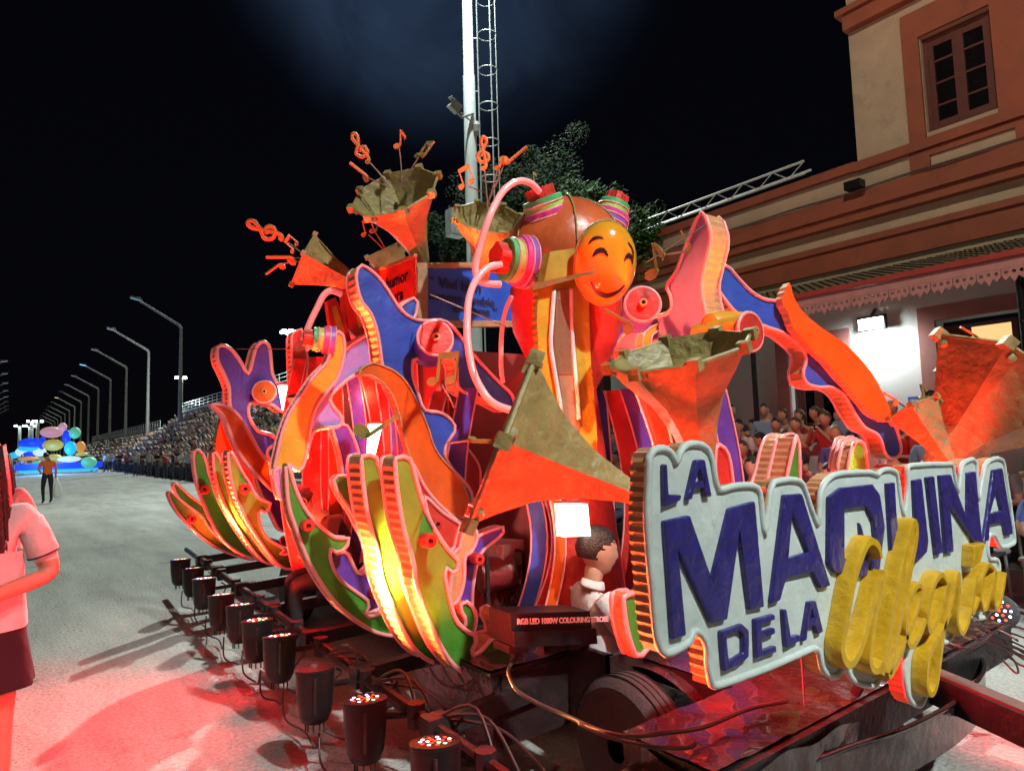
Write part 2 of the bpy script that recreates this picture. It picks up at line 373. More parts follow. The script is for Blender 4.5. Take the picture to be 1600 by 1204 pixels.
# tower window surround, apron panel and cornice
for a, b, c, d in ((2.95, 3.55, 6.80, 9.2), (4.65, 4.92, 6.80, 9.2), (3.55, 4.65, 8.69, 9.2)): mould(a, b, c, d, .06, TERRA, 'window_surround')
for a, b, c, d in ((4.62, 4.95, 6.17, 6.59), (2.95, 3.35, 6.17, 6.59), (3.35, 4.62, 6.17, 6.26), (3.35, 4.62, 6.47, 6.59)): mould(a, b, c, d, .05, TERRA, 'apron_band')
def window(y0, y1, z0, z1, x, rows, leaf=2, name='window', glass=DGLASS, parent=None):
    mb = MB(); fw = .07; X = x+.14
    mb.box((X, y0+fw/2, (z0+z1)/2), (.07, fw, z1-z0)); mb.box((X, y1-fw/2, (z0+z1)/2), (.07, fw, z1-z0)); mb.box((X, (y0+y1)/2, z1-fw/2), (.07, y1-y0-2*fw, fw)); mb.box((X, (y0+y1)/2, z0+fw/2), (.07, y1-y0-2*fw, fw))
    w = mb.build(name, FRAME, parent or bd); lw = (y1-y0-2*fw)/leaf
    for i in range(leaf):
        a = y0+fw+i*lw; b = a+lw; mb = MB(); st = .085
        mb.box((X+.01, a+st/2, (z0+z1)/2), (.05, st, z1-z0-2*fw-.004)); mb.box((X+.01, b-st/2, (z0+z1)/2), (.05, st, z1-z0-2*fw-.004))
        zz0, zz1 = z0+fw+.002, z1-fw-.002
        for k in range(rows+1):
            z = zz0+(zz1-zz0)*k/rows; hh = .035 if 0 < k < rows else .12; zc = min(max(z, zz0+hh/2), zz1-hh/2); mb.box((X+.012, (a+b)/2, zc), (.04, b-a-2*st-.002, hh))
        link('sash', mb.mesh(), FRAME, w)
        for k in range(rows):
            za = zz0+(zz1-zz0)*k/rows; zb = zz0+(zz1-zz0)*(k+1)/rows; mb = MB(); mb.box((X+.02, (a+b)/2, (za+zb)/2), (.008, b-a-2*st-.01, zb-za-.04)); link('pane', mb.mesh(), glass, w)
    return w
window(*twin, BX, 4)
LITROOM = glow('lit_room', (1, .62, .25), 1.0)
window(3.62, 4.72, .3, 3.4, BX, 4, name='door'); window(6.6, 7.5, .3, 3.3, BX, 4, name='door'); window(9.65, 10.55, .3, 3.3, BX, 4, name='door'); 
window(.35, 1.55, .3, 3.45, BX, 3, name='door', glass=DGLASS)
mb = MB(); mb.box((BX+.12, 3.95, 3.12), (.02, .62, .44)); mb.build('transom_light', LITROOM, bd, label='doorway glass lit yellow from inside')
PINKT = mat('pinkish_door_surround', (.42, .17, .15), .7, .1, 3, .1, 40)
for (a, b, c, d) in doors:
    for q in ((a-.28, a-.01, .25, d+.27), (b+.01, b+.28, .25, d+.27), (a-.01, b+.01, d+.01, d+.27)):
        mb = MB(); mb.box((BX-.035, (q[0]+q[1])/2, (q[2]+q[3])/2), (.06, q[1]-q[0], q[3]-q[2])); mb.build('door_surround', PINKT, bd)
mould(BY0, BY1, 1.15, 1.24, .03, PINKT, 'dado_rail')
mb = MB(); mb.box((11.6, 3.6, .125), (2.76, 19.2, .25)); mb.build('platform', mat('platform_slab', (.25, .23, .21), .8, .15, 3, .3, 30), bd)
# tiled canopy: individual corrugated tiles
x0, z0, x1, z1 = BX-.02, 4.62, 11.0, 4.02
mb = MB(); nT = 120
for i in range(nT):
    ya = -4+i*(17/nT); w = 17/nT
    for k in range(9):
        t0, t1 = k/9, (k+1)/9; xa, za, xb, zb = x0+(x1-x0)*t0, z0+(z1-z0)*t0, x0+(x1-x0)*t1, z0+(z1-z0)*t1
        h = .035; mb.add([(xa, ya, za), (xa, ya+w/2, za+h), (xa, ya+w, za), (xb, ya, zb+.02), (xb, ya+w/2, zb+h+.02), (xb, ya+w, zb+.02)], [(0, 1, 4, 3), (1, 2, 5, 4)])
tiles = mb.build('tile_rows', TILE, bd); tiles['kind'] = 'stuff'
mb = MB(); mb.add([(x0, -4, z0-.06), (x1, -4, z1-.06), (x1, BY1-.3, z1-.06), (x0, BY1-.3, z0-.06)], [(0, 1, 2, 3)]); mb.build('canopy_soffit', mat('soffit_boards', (.35, .16, .13), .7, .1, 3, .1, 40), bd)
mb = MB(); mb.box((x1-.04, 4.5, z1-.03), (.09, 17, .09)); mb.build('gutter', mat('red_gutter', (.45, .06, .05), .5, .1, 5), bd)
LACE = mat('pink_lace_board', (.62, .27, .26), .6, .1, 5, .1, 40)
mb = MB(); mb.box((x1-.02, 4.5, z1-.15), (.03, 17, .14)); mb.build('valance_board', LACE, bd)
lace_me = None
for i in range(57):   # fretwork pieces of the valance, with pierced holes
    y = -4+.15+i*.298
    if lace_me is None:
        ring = [(0, -.145, 0), (0, .145, 0), (0, .145, -.10), (0, .10, -.17), (0, .05, -.12), (0, 0, -.21), (0, -.05, -.12), (0, -.10, -.17), (0, -.145, -.10)]
        holes = [[(0, cx+.028*math.cos(a*math.pi/3), cz+.028*math.sin(a*math.pi/3)) for a in range(6)] for cx, cz in ((-.09, -.055), (0, -.055), (.09, -.055))]
        loops = [[V(p) for p in ring]]+[[V(p) for p in h] for h in holes]; vs, fs = polyface(loops, V((-1, 0, 0)))
        mbb = MB(); mbb.add(vs, fs); mbb.add([v+V((.02, 0, 0)) for v in vs], fs); 
        for lp in loops:
            k = len(lp); mbb.add(lp+[p+V((.02, 0, 0)) for p in lp], [(a, (a+1) % k, k+(a+1) % k, k+a) for a in range(k)])
        lace_me = mbb.mesh(); lace_me.materials.append(LACE)
    o = bpy.data.objects.new('valance_piece', lace_me); COL.objects.link(o); o.parent = bd; o.matrix_parent_inverse = root_inv(bd); o.location = (x1-.03, y, z1-.22)
for y in (-1.2, 3.0, 7.2, 11.4):
    mb = MB(); mb.tube([(11.15, y, .25), (11.15, y, 3.95)], .05, 10); mb.lathe((11.15, y, .25), (0, 0, 1), [(0, .11), (.25, .10), (.3, .05)], 10); mb.bar((11.15, y, 3.3), (11.7, y, 4.1), .05); mb.build('canopy_column', PLASTIC, bd)
# white floodlight under the canopy
wl = thing('wall_floodlight', (12.82, 5.75, 3.62), 'glaring white floodlight fixed to the wall under the station canopy', 'floodlight')
mb = MB(); mb.box((12.80, 5.75, 3.62), (.10, .5, .26)); mb.build('housing', PLASTIC, wl); mb = MB(); mb.box((12.745, 5.75, 3.60), (.012, .44, .2)); mb.build('lamp_face', COOLW, wl)
mb = MB(); mb.bar((12.8, 5.75, 3.75), (12.98, 5.75, 3.9), .04); mb.build('bracket', PLASTIC, wl)
lamp('SPOT', 'wall_light', (12.6, 5.75, 3.55), 170, (.86, 1, .97), .15, to=(13.2, 5.75, 2.9), cone=165, blend=.8, parent=wl)
mb = MB(); mb.box((12.93, 5.0, 2.05), (.04, .55, .30)); mb.box((12.90, 5.0, 2.12), (.02, .48, .05), mi=1); mb.box((12.90, 5.0, 2.0), (.02, .48, .03), mi=1)
tag(mb.build('notice_board', [mat('blue_board', (.05, .17, .42), .5), mat('white_print', (.7, .75, .8), .6)]), 'small blue notice board on the white station wall behind the orange wing', 'sign')
# speaker pole hanging under canopy at far right and a small box on the parapet
mb = MB(); mb.tube([(10.8, 2.72, 0), (10.8, 2.72, 3.75)], .035, 8); mb.box((10.8, 2.72, 3.05), (.10, .42, .05)); mb.ball((10.8, 2.55, 3.0), .06, 8); mb.ball((10.8, 2.9, 3.0), .06, 8)
tag(mb.build('speaker_pole', PLASTIC), 'thin black pole with crossbar standing before the lit doorway at far right', 'pole')
mb = MB(); mb.box((12.62, 5.8, 6.24), (.22, .3, .15)); mb.box((12.55, 5.8, 6.19), (.1, .2, .06)); tag(mb.build('security_camera', PLASTIC), 'small dark box camera sitting on the terracotta ledge of the station', 'camera')
mb = MB()
for z in (6.172, 6.20): mb.tube([(BX-.22+.02*math.sin(i), 13-i*.5, z+.008*math.sin(i*1.7)) for i in range(36)], .012, 5)
mb.build('ledge_cable', CABLER, bd)
# lattice truss lying along the roof edge
tr = thing('roof_truss', (12.9, 9, 6.85), 'silver lattice lighting truss lying along the station roof edge', 'truss')
ta, tb = V((12.9, 11.9, 6.92)), V((12.9, 6.9, 6.92))
for dx, dz in ((0, 0), (.0, .26), (.26, .13)):
    mb = MB(); mb.tube([ta+V((dx, 0, dz)), tb+V((dx, 0, dz))], .025, 6); mb.build('chord', STEEL, tr)
for i in range(14):
    a = ta.lerp(tb, i/14); b = ta.lerp(tb, (i+1)/14); mb = MB(); mb.tube([a+V((0, 0, 0 if i % 2 else .26)), b+V((0, 0, .26 if i % 2 else 0))], .012, 5); mb.build('brace', STEEL, tr)
# ---- high floodlight mast with caged ladder
MX, MY = onY(737, 300, 20).x, 20.0
ms = thing('floodlight_mast', (MX, MY, 0), 'tall white floodlight mast with caged ladder rising behind the float', 'mast')
mb = MB(); mb.lathe((MX, MY, 0), (0, 0, 1), [(0, .34), (.3, .34), (.32, .27), (12, .235), (15.4, .225), (15.45, .20), (27, .16)], 20); mb.build('pole', mat('mast_white', (.72, .76, .74), .5, .06, 3, .1, 30), ms, 'auto')
ld = V((.55, -.42, 0)).normalized()*1.0   # ladder stands off to the right as seen here
lp0 = V((MX, MY, 0))+ld*.36; side = V((.6, -.8, 0)).cross(V((0, 0, 1))).normalized()
side = V((ld.y, -ld.x, 0))*.0+V((-ld.y, ld.x, 0))
for s_ in (-.2, .2): mb = MB(); mb.tube([lp0+side*s_+V((0, 0, 1)), lp0+side*s_+V((0, 0, 26))], .022, 6); mb.build('ladder_rail', STEEL, ms)
rung = MB().tube([lp0+side*-.2, lp0+side*.2], .014, 5).mesh(); rung.materials.append(STEEL)
for i in range(70):
    o = bpy.data.objects.new('rung', rung); COL.objects.link(o); o.parent = ms; o.matrix_parent_inverse = root_inv(ms); o.location = (0, 0, 6.0+i*.28)
hoop = MB().tube([lp0+side*.36*math.cos(a)*1.0+ld*(.36+.36*math.sin(a)) for a in [math.pi*2*i/18 for i in range(18)]], .018, 5, True).mesh(); hoop.materials.append(STEEL)
for i in range(13):
    o = bpy.data.objects.new('cage_hoop', hoop); COL.objects.link(o); o.parent = ms; o.matrix_parent_inverse = root_inv(ms); o.location = (0, 0, 7.2+i*1.4)
for a in (20, 65, 115, 160):
    a = R(a); p = lp0+side*.36*math.cos(a)+ld*(.36+.36*math.sin(a)); mb = MB(); mb.tube([p+V((0, 0, 7)), p+V((0, 0, 24.5))], .018, 5); mb.build('cage_bar', STEEL, ms)
for i in range(8): mb = MB(); z = 8.5+i*2.1; mb.bar(V((MX, MY, z)), lp0+V((0, 0, z)), .03); mb.build('ladder_bracket', STEEL, ms)
for i in range(6):
    a = i*math.pi/3; p = V((MX+1.1*math.cos(a), MY+1.1*math.sin(a), 26.6)); mb = MB(); mb.box(p, (.5, .5, .35)); mb.build('lamp_head', STEEL, ms)
mb = MB(); mb.lathe((MX, MY, 26.9), (0, 0, 1), [(0, 1.3), (.08, 1.3)], 18); mb.build('head_frame', STEEL, ms)
lamp('SPOT', 'mast_wash', (MX-2.2, MY-3.0, 25.5), 16000, (.86, 1, .95), .3, to=(MX, MY, 9), cone=70, blend=.6, parent=ms)
cf = thing('camera_housing', onY(715, 170, 19.7), 'grey floodlight box on an arm halfway up the tall mast', 'floodlight'); c0 = V(cf.location)
mb = MB(); rt = Matrix.Rotation(R(30), 3, 'Y') @ Matrix.Rotation(R(20), 3, 'X'); mb.box(c0+V((-.12, 0, .05)), (.40, .34, .34), rt); mb.box(c0+V((-.12, 0, .25)), (.46, .4, .03), rt); mb.build('housing', DULLST, cf)
mb = MB(); mb.tube([c0+V((0, 0, -.18)), c0+V((.18, 0, -.28)), V((MX, MY-.26, c0.z+.05))], .045, 6); mb.tube([c0+V((.1, 0, -.1)), V((MX, MY-.26, c0.z-.35))], .03, 6); mb.build('arm', DULLST, cf)
mb = MB(); mb.lathe((MX+.12, MY-.24, c0.z-.75), (0, 0, 1), [(0, .05), (.1, .15), (.35, .17), (.5, .1)], 12); mb.build('junction_pot', DULLST, cf)
cb = atd(711, 345, 23.4); mb = MB(); mb.box(cb+V((0, 0, -.1)), (.55, .4, .95)); mb.box(cb+V((-.02, -.21, -.1)), (.45, .02, .82)); mb.tube([cb+V((.28, .1, 0)), V((MX, MY-.2, cb.z))], .05, 6); tag(mb.build('control_cabinet', mat('cabinet_white', (.6, .64, .6), .5)), 'pale control cabinet mounted low on the floodlight mast', 'cabinet')
# ---- trees behind the float
def leafmass(cs, nleaf, size, seed):
    rnd = random.Random(seed); mb = MB()
    for c, r in cs:
        c = V(c); k = int(nleaf*r*r)
        subs = [(V((rnd.gauss(0, .45), rnd.gauss(0, .45), rnd.gauss(0, .4)))*r+c, r*rnd.uniform(.22, .60)) for _ in range(26)]
        for _ in range(k):
            sc, sr = rnd.choice(subs); d = V((rnd.gauss(0, 1), rnd.gauss(0, 1), rnd.gauss(0, 1))).normalized()*sr*rnd.random()**.75; p = sc+d
            a = V((rnd.gauss(0, 1), rnd.gauss(0, 1), rnd.gauss(0, 1))).normalized(); b = a.orthogonal().normalized(); s = size*rnd.uniform(.6, 1.4)
            mb.add([p-a*s, p+b*s*.45, p+a*s, p-b*s*.45], [(0, 1, 2, 3)])
    me = bpy.data.meshes.new('crown'); me.from_pydata(mb.v, [], mb.f); me.update(); return me
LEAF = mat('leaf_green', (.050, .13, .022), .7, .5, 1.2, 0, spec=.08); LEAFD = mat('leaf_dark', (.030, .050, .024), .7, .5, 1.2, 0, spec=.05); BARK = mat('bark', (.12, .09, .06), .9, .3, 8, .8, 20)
def tree(x, y, lab, crowns, lm, seed):
    t = thing('tree', (x, y, 0), lab, 'tree'); c0, r0 = V(crowns[0][0]), crowns[0][1]
    mb = MB(); top = V((x+.2, y, c0.z-r0*.3)); mb.tube([(x, y, 0), (x+.1, y, top.z*.5), top], [.28, .2, .12], 10)
    for c, r in crowns:
        c = V(c); mb.tube([V((x+.1, y, top.z*.5)), (top+c)/2-V((0, 0, .4)), c], [.12, .08, .03], 7)
        for q in range(4): mb.tube([c-V((0, 0, r*.5)), c+V((random.uniform(-r, r)*.6, random.uniform(-r, r)*.6, random.uniform(0, r)*.6))], [.04, .012], 5)
    mb.build('trunk', BARK, t); link('crown', leafmass(crowns, 5200, .075, seed), lm, t)
tc1 = atd(950, 345, 17); tree(tc1.x, tc1.y+.5, 'leafy green tree behind the smiling ball lit by floodlights', [((tc1.x-.1, tc1.y+.6, tc1.z-.5), 1.25), (atd(985, 375, 17.2), .9), (atd(915, 320, 17.6), .7), (atd(940, 395, 16.8), 1.1)], LEAF, 3)
tc2 = atd(835, 300, 28); tree(tc2.x, tc2.y, 'dark tree in shadow behind the tall mast and pink hose', [(tc2, 1.9), (atd(880, 330, 28), 1.5), (atd(770, 330, 29), 1.5), (atd(720, 360, 29), 1.6), (atd(850, 370, 28), 1.8)], LEAFD, 4)  # leaf colour of this tree is darkened to put it in shadow
# ---- street lamps in two rows
def street_lamp_parts(sx):
    mb = MB(); mb.lathe((0, 0, 0), (0, 0, 1), [(0, .22), (4, .19), (8, .16), (12.6, .13)], 10)
    mb.tube([(0, 0, 12.6), (sx*.12, 0, 12.85), (sx*3.3, 0, 14.75)], [.13, .12, .08], 8); pole = mb.mesh('auto'); pole.materials.append(DULLST)
    mb = MB(); mb.box((sx*3.6, 0, 14.95), (.9, .4, .12), Matrix.Rotation(R(-12*sx), 3, 'Y')); mb.box((sx*3.45, 0, 15.02), (.4, .3, .12)); mb.bar((sx*3.2, -.5, 14.72), (sx*3.2, .5, 14.72), .06); head = mb.mesh(); head.materials.append(DULLST)
    return pole, head
def street_lamps(x, sx, ys, lab, group, tints):
    pole, head = street_lamp_parts(sx)
    for i, y in enumerate(ys):
        t = thing('street_lamp', (x, y, 0), lab(i), 'street lamp', group)
        for nm, me in (('pole', pole), ('lamp_head', head)): o = bpy.data.objects.new(nm, me); COL.objects.link(o); o.parent = t
        c = tints.get(i)
        if c:
            mb = MB(); mb.box((sx*3.6, 0, 14.86), (.8, .34, .05), Matrix.Rotation(R(-12*sx), 3, 'Y')); me = mb.mesh(); me.materials.append(c); o = bpy.data.objects.new('lamp_glass', me); COL.objects.link(o); o.parent = t
dimb = glow('dim_blue_lamp', (.10, .22, .32), .9); cyan = glow('cyan_lamp', (.12, .6, 1), 2.2); dimv = glow('dim_violet_lamp', (.3, .28, .55), .6); warm = glow('warm_lamp', (1, .7, .4), 1.5)
nth = ['nearest', 'second', 'third', 'fourth', 'fifth', 'sixth', 'seventh', 'eighth', 'ninth', 'tenth', 'eleventh', 'twelfth', 'thirteenth', 'fourteenth']
street_lamps(12, -1, [65+17.5*i for i in range(14)], lambda i: f'{nth[i]} unlit bent-arm street lamp of the row above the grandstand' if i != 3 else 'bent-arm street lamp with a cyan glowing head, fourth of the row', 'street lamps above the grandstand', {0: dimb, 1: dimv, 2: dimv, 3: cyan, 4: dimv, 5: dimv, 7: warm})
street_lamps(-4.6, 1, [117+17.5*i for i in range(8)], lambda i: f'{nth[i]} street lamp of the row cut by the left picture edge', 'street lamps along the left edge', {0: dimv, 1: dimb, 2: dimv, 3: dimb, 4: dimv})
# ---- short floodlight poles
def flood_pole(p, lab, rods=4, power=0, r=.13, to=None, group=None):
    t = thing('floodlight_pole', (p.x, p.y, 0), lab, 'floodlight', group); m_ = MATS.get('lit_pole') or mat('lit_pole', (.7, .75, .72), .5, .05)
    mb = MB(); mb.lathe((p.x, p.y, 0), (0, 0, 1), [(0, r*1.3), (p.z-.3, r), (p.z, r)], 12); mb.build('pole', m_, t, 'auto')
    mb = MB(); mb.lathe((p.x, p.y, p.z-.02), (0, 0, 1), [(0, r*1.5), (.12, r*3), (.16, r*3)], 14); mb.build('lamp_ring', STEEL, t)
    for i in range(rods):
        a = 2*math.pi*i/rods+.4; q = V((p.x+r*2.7*math.cos(a), p.y+r*2.7*math.sin(a), p.z+.16)); mb = MB(); mb.box(q+V((0, 0, -.02)), (r*1.7, r*1.7, r*1.1)); link('lamp', mb.mesh(), COOLW, t); t.children
    return t
fp1 = onX(452, 522, 14); flood_pole(fp1, 'bright white floodlight pole just left of the red hose', 6, r=.15); fp2 = onX(283, 592, 14); flood_pole(fp2, 'bright white floodlight pole before the nearest street lamp', 5, r=.16)
lamp('POINT', 'pole_glow', fp1+V((-.5, -.5, -.9)), 1200, (.86, 1, .95), .2); lamp('POINT', 'pole_glow', fp2+V((-.9, -.9, -1.3)), 2000, (.86, 1, .95), .2)
for i, (x, y) in enumerate(((59, 659), (50, 659), (47, 666), (31, 666))):
    p = atd(x, y, 150); flood_pole(p, ['right one', 'middle one', 'lower one', 'left one'][i]+' of four tiny floodlights far away above the blue float', 2, r=.30, group='tiny far floodlights')
# flood pole behind the camera whose light falls on the sign and the board fronts
fp3 = V((2.5, -10, 14.5)); flood_pole(fp3, 'floodlight pole behind the photographer lighting the lettered sign', 5, r=.14)
lamp('SPOT', 'rear_flood', fp3+V((0, .8, .1)), FLOOD_P, (.90, 1, .96), .25, to=(4.0, 2.8, 1.4), cone=27, blend=.7)
SP_P, HS_P = street_lamp_parts(1)  # unseen lamps of the left row; their spots are added as fill
for y in (-1.5, -8.0):
    t = thing('street_lamp', (-4.6, y, 0), ['street lamp beside the photographer whose warm light falls on the station front', 'street lamp behind the photographer across from the sign'][y < -5], 'street lamp', 'street lamps along the left edge')
    for nm, me in (('pole', SP_P), ('lamp_head', HS_P)): o = bpy.data.objects.new(nm, me); COL.objects.link(o); o.parent = t
    if y < -5: lamp('SPOT', 'street_light', (-1.0, y+.2, 14.6), 2600, (.92, 1, .95), .3, to=(-.3, 3.4, 1.2), cone=15, blend=.8, parent=t)
    if y > -5: lamp('SPOT', 'station_light', (-1.0, y, 14.6), 4300, (1, .86, .68), .3, to=(13, 4.5, 5.0), cone=52, blend=.7, parent=t); lamp('SPOT', 'street_light', (-1.0, y+.2, 14.6), 6500, (1, .90, .74), .3, to=(1, 34, 0), cone=34, blend=.8, parent=t)
# ---- grandstands on the right side of the street
CONC = mat('grandstand_concrete', (.30, .29, .27), .85, .15, 1.5, .2, 20)
def stand(y0, y1, rows, rise, lab):
    t = thing('grandstand', (8.2, (y0+y1)/2, 0), lab, 'grandstand')
    for i in range(rows):
        mb = MB(); x = 8.2+i*.62; z = .45+i*rise; mb.box((x+.31, (y0+y1)/2, z/2), (.62, y1-y0, z)); mb.build('tier', CONC, t)
    x = 8.2+rows*.62; z = .45+(rows-1)*rise; n = int((y1-y0)/1.6)
    mb = MB(); mb.box((x+.15, (y0+y1)/2, (z+1.1)/2), (.2, y1-y0, z+1.1)); mb.build('back_wall', CONC, t)
    mb = MB(); mb.box((x+.1, (y0+y1)/2, z+1.12), (.5, y1-y0, .1)); mb.build('wall_coping', mat('pale_coping', (.6, .62, .6), .7), t)
    post = MB().tube([(x, 0, z+1.15), (x, 0, z+1.95)], .03, 5).mesh(); post.materials.append(STEEL)
    for i in range(n+1):
        o = bpy.data.objects.new('railing_post', post); COL.objects.link(o); o.parent = t; o.matrix_parent_inverse = root_inv(t); o.location = (0, y0+(y1-y0)*i/n, 0)
    for k in range(3): mb = MB(); mb.tube([(x, y0, z+1.4+k*.26), (x, y1, z+1.4+k*.26)], .025, 5); mb.build('railing', STEEL, t)
    return t
stand(22, 74, 9, .50, 'nearer crowded concrete grandstand with railing behind the left end of the float')
stand(78, 150, 7, .42, 'farther low grandstand beyond the nearer one near the blue float')
# ================================================================ PEOPLE
SKIN = mat('skin', (.50, .30, .21), .5, .08, 8, .1, 60); HAIRD = mat('dark_hair', (.010, .007, .006), .5, .3, 40, .5, 90); HAIRR = mat('reddish_dark_hair', (.030, .011, .009), .5, .3, 40, .5, 90)
SHIRTW = mat('white_shirt_cloth', (.68, .66, .66), .85, .08, 6, 1.0, 9); BLKC = mat('black_cloth', (.016, .015, .02), .85, .2, 6, .4, 12); NAVY = mat('dark_skirt_cloth', (.008, .009, .018), .9, .2, 6, .9, 9)
CLOTH = mat('tinted_cloth', (1, 1, 1), .85, .12, 6, .3, 14, objcol=True); TROUS = mat('dark_trousers', (.05, .055, .09), .85, .3, 5, .3, 14); SHOE = mat('shoe', (.05, .045, .04), .6)
EYEW = mat('eye_white', (.7, .68, .65), .3, .05); EYED = mat('eye_dark', (.015, .01, .01), .2, .05); LIP = mat('lip', (.40, .14, .12), .5, .05); LANYARD = mat('dark_trim', (.03, .03, .05), .7)
BASE = dict(pelvis=(0, 0, .94), belly=(0, .01, 1.08), chest=(0, 0, 1.27), neck=(0, 0, 1.43), head0=(0, .02, 1.545), head1=(0, .015, 1.615), head2=(0, .0, 1.665),
            shl=(-.17, 0, 1.39), ell=(-.23, -.02, 1.12), wrl=(-.24, .05, .88), hal=(-.24, .07, .80), shr=(.17, 0, 1.39), elr=(.23, -.02, 1.12), wrr=(.24, .05, .88), har=(.24, .07, .80),
            hil=(-.09, 0, .90), knl=(-.10, .02, .50), anl=(-.10, -.02, .09), tol=(-.11, .13, .035), hir=(.09, 0, .90), knr=(.10, .02, .50), anr=(.10, -.02, .09), tor=(.11, .13, .035))
RAD = dict(pelvis=(.155, .115), belly=(.140, .105), chest=(.160, .115), neck=(.055, .055), head0=(.074, .088), head1=(.110, .128), head2=(.084, .100), shl=(.072, .072), ell=(.045, .045), wrl=(.030, .030), hal=(.036, .02),
           hil=(.092, .092), knl=(.060, .060), anl=(.042, .042), tol=(.038, .030))
EDG = [('pelvis', 'belly'), ('belly', 'chest'), ('chest', 'neck'), ('neck', 'head0'), ('head0', 'head1'), ('head1', 'head2'), ('chest', 'shl'), ('shl', 'ell'), ('ell', 'wrl'), ('wrl', 'hal'), ('chest', 'shr'), ('shr', 'elr'), ('elr', 'wrr'), ('wrr', 'har'),
       ('pelvis', 'hil'), ('hil', 'knl'), ('knl', 'anl'), ('anl', 'tol'), ('pelvis', 'hir'), ('hir', 'knr'), ('knr', 'anr'), ('anr', 'tor')]
def head_shape(hc, rt, fw, up, face, n, k, sc=1.0):
    """a skull with jaw, nose, brow and cheeks; returns vertices, faces and which faces are hair"""
    vs = []; fs = []; hair = []
    for i in range(k+1):
        a = math.pi*i/k
        for j in range(n):
            b = 2*math.pi*j/n; x, y, z = math.sin(a)*math.cos(b), math.sin(a)*math.sin(b), math.cos(a)
            X_, Y_, Z_ = x*.078, y*.098, z*.122
            if z < 0: t = -z; X_ *= 1-.30*t; Y_ = Y_*(1-.22*t)+.020*t          # jaw narrows and sits forward
            if z > 0 and y < 0: Y_ *= 1.05
            d = 0
            if y > .15:
                d += .022*math.exp(-(X_/.013)**2-((Z_+.016)/.020)**2)+.010*math.exp(-(X_/.010)**2-((Z_-.008)/.022)**2)
                d -= .009*(math.exp(-((abs(X_)-.030)/.015)**2-((Z_-.014)/.012)**2)); d += .005*math.exp(-((Z_-.036)/.012)**2)
                d += .007*math.exp(-(X_/.022)**2-((Z_+.052)/.009)**2)+.009*math.exp(-(X_/.022)**2-((Z_+.092)/.016)**2)
            hr = (Z_ > .058) or (Z_ > .035 and abs(X_) > .045) or (Y_ < .008 and Z_ > -.055)
            f = 1+(.055 if hr else 0); p = hc+(rt*X_*f+fw*(Y_*f+d*face)+up*Z_*f)*sc; vs.append(p); hair.append(hr)
    for i in range(k):
        for j in range(n): fs.append((i*n+j, (i+1)*n+j, (i+1)*n+(j+1) % n, i*n+(j+1) % n))
    return vs, fs, [sum(hair[q] for q in f) >= 3 for f in fs]
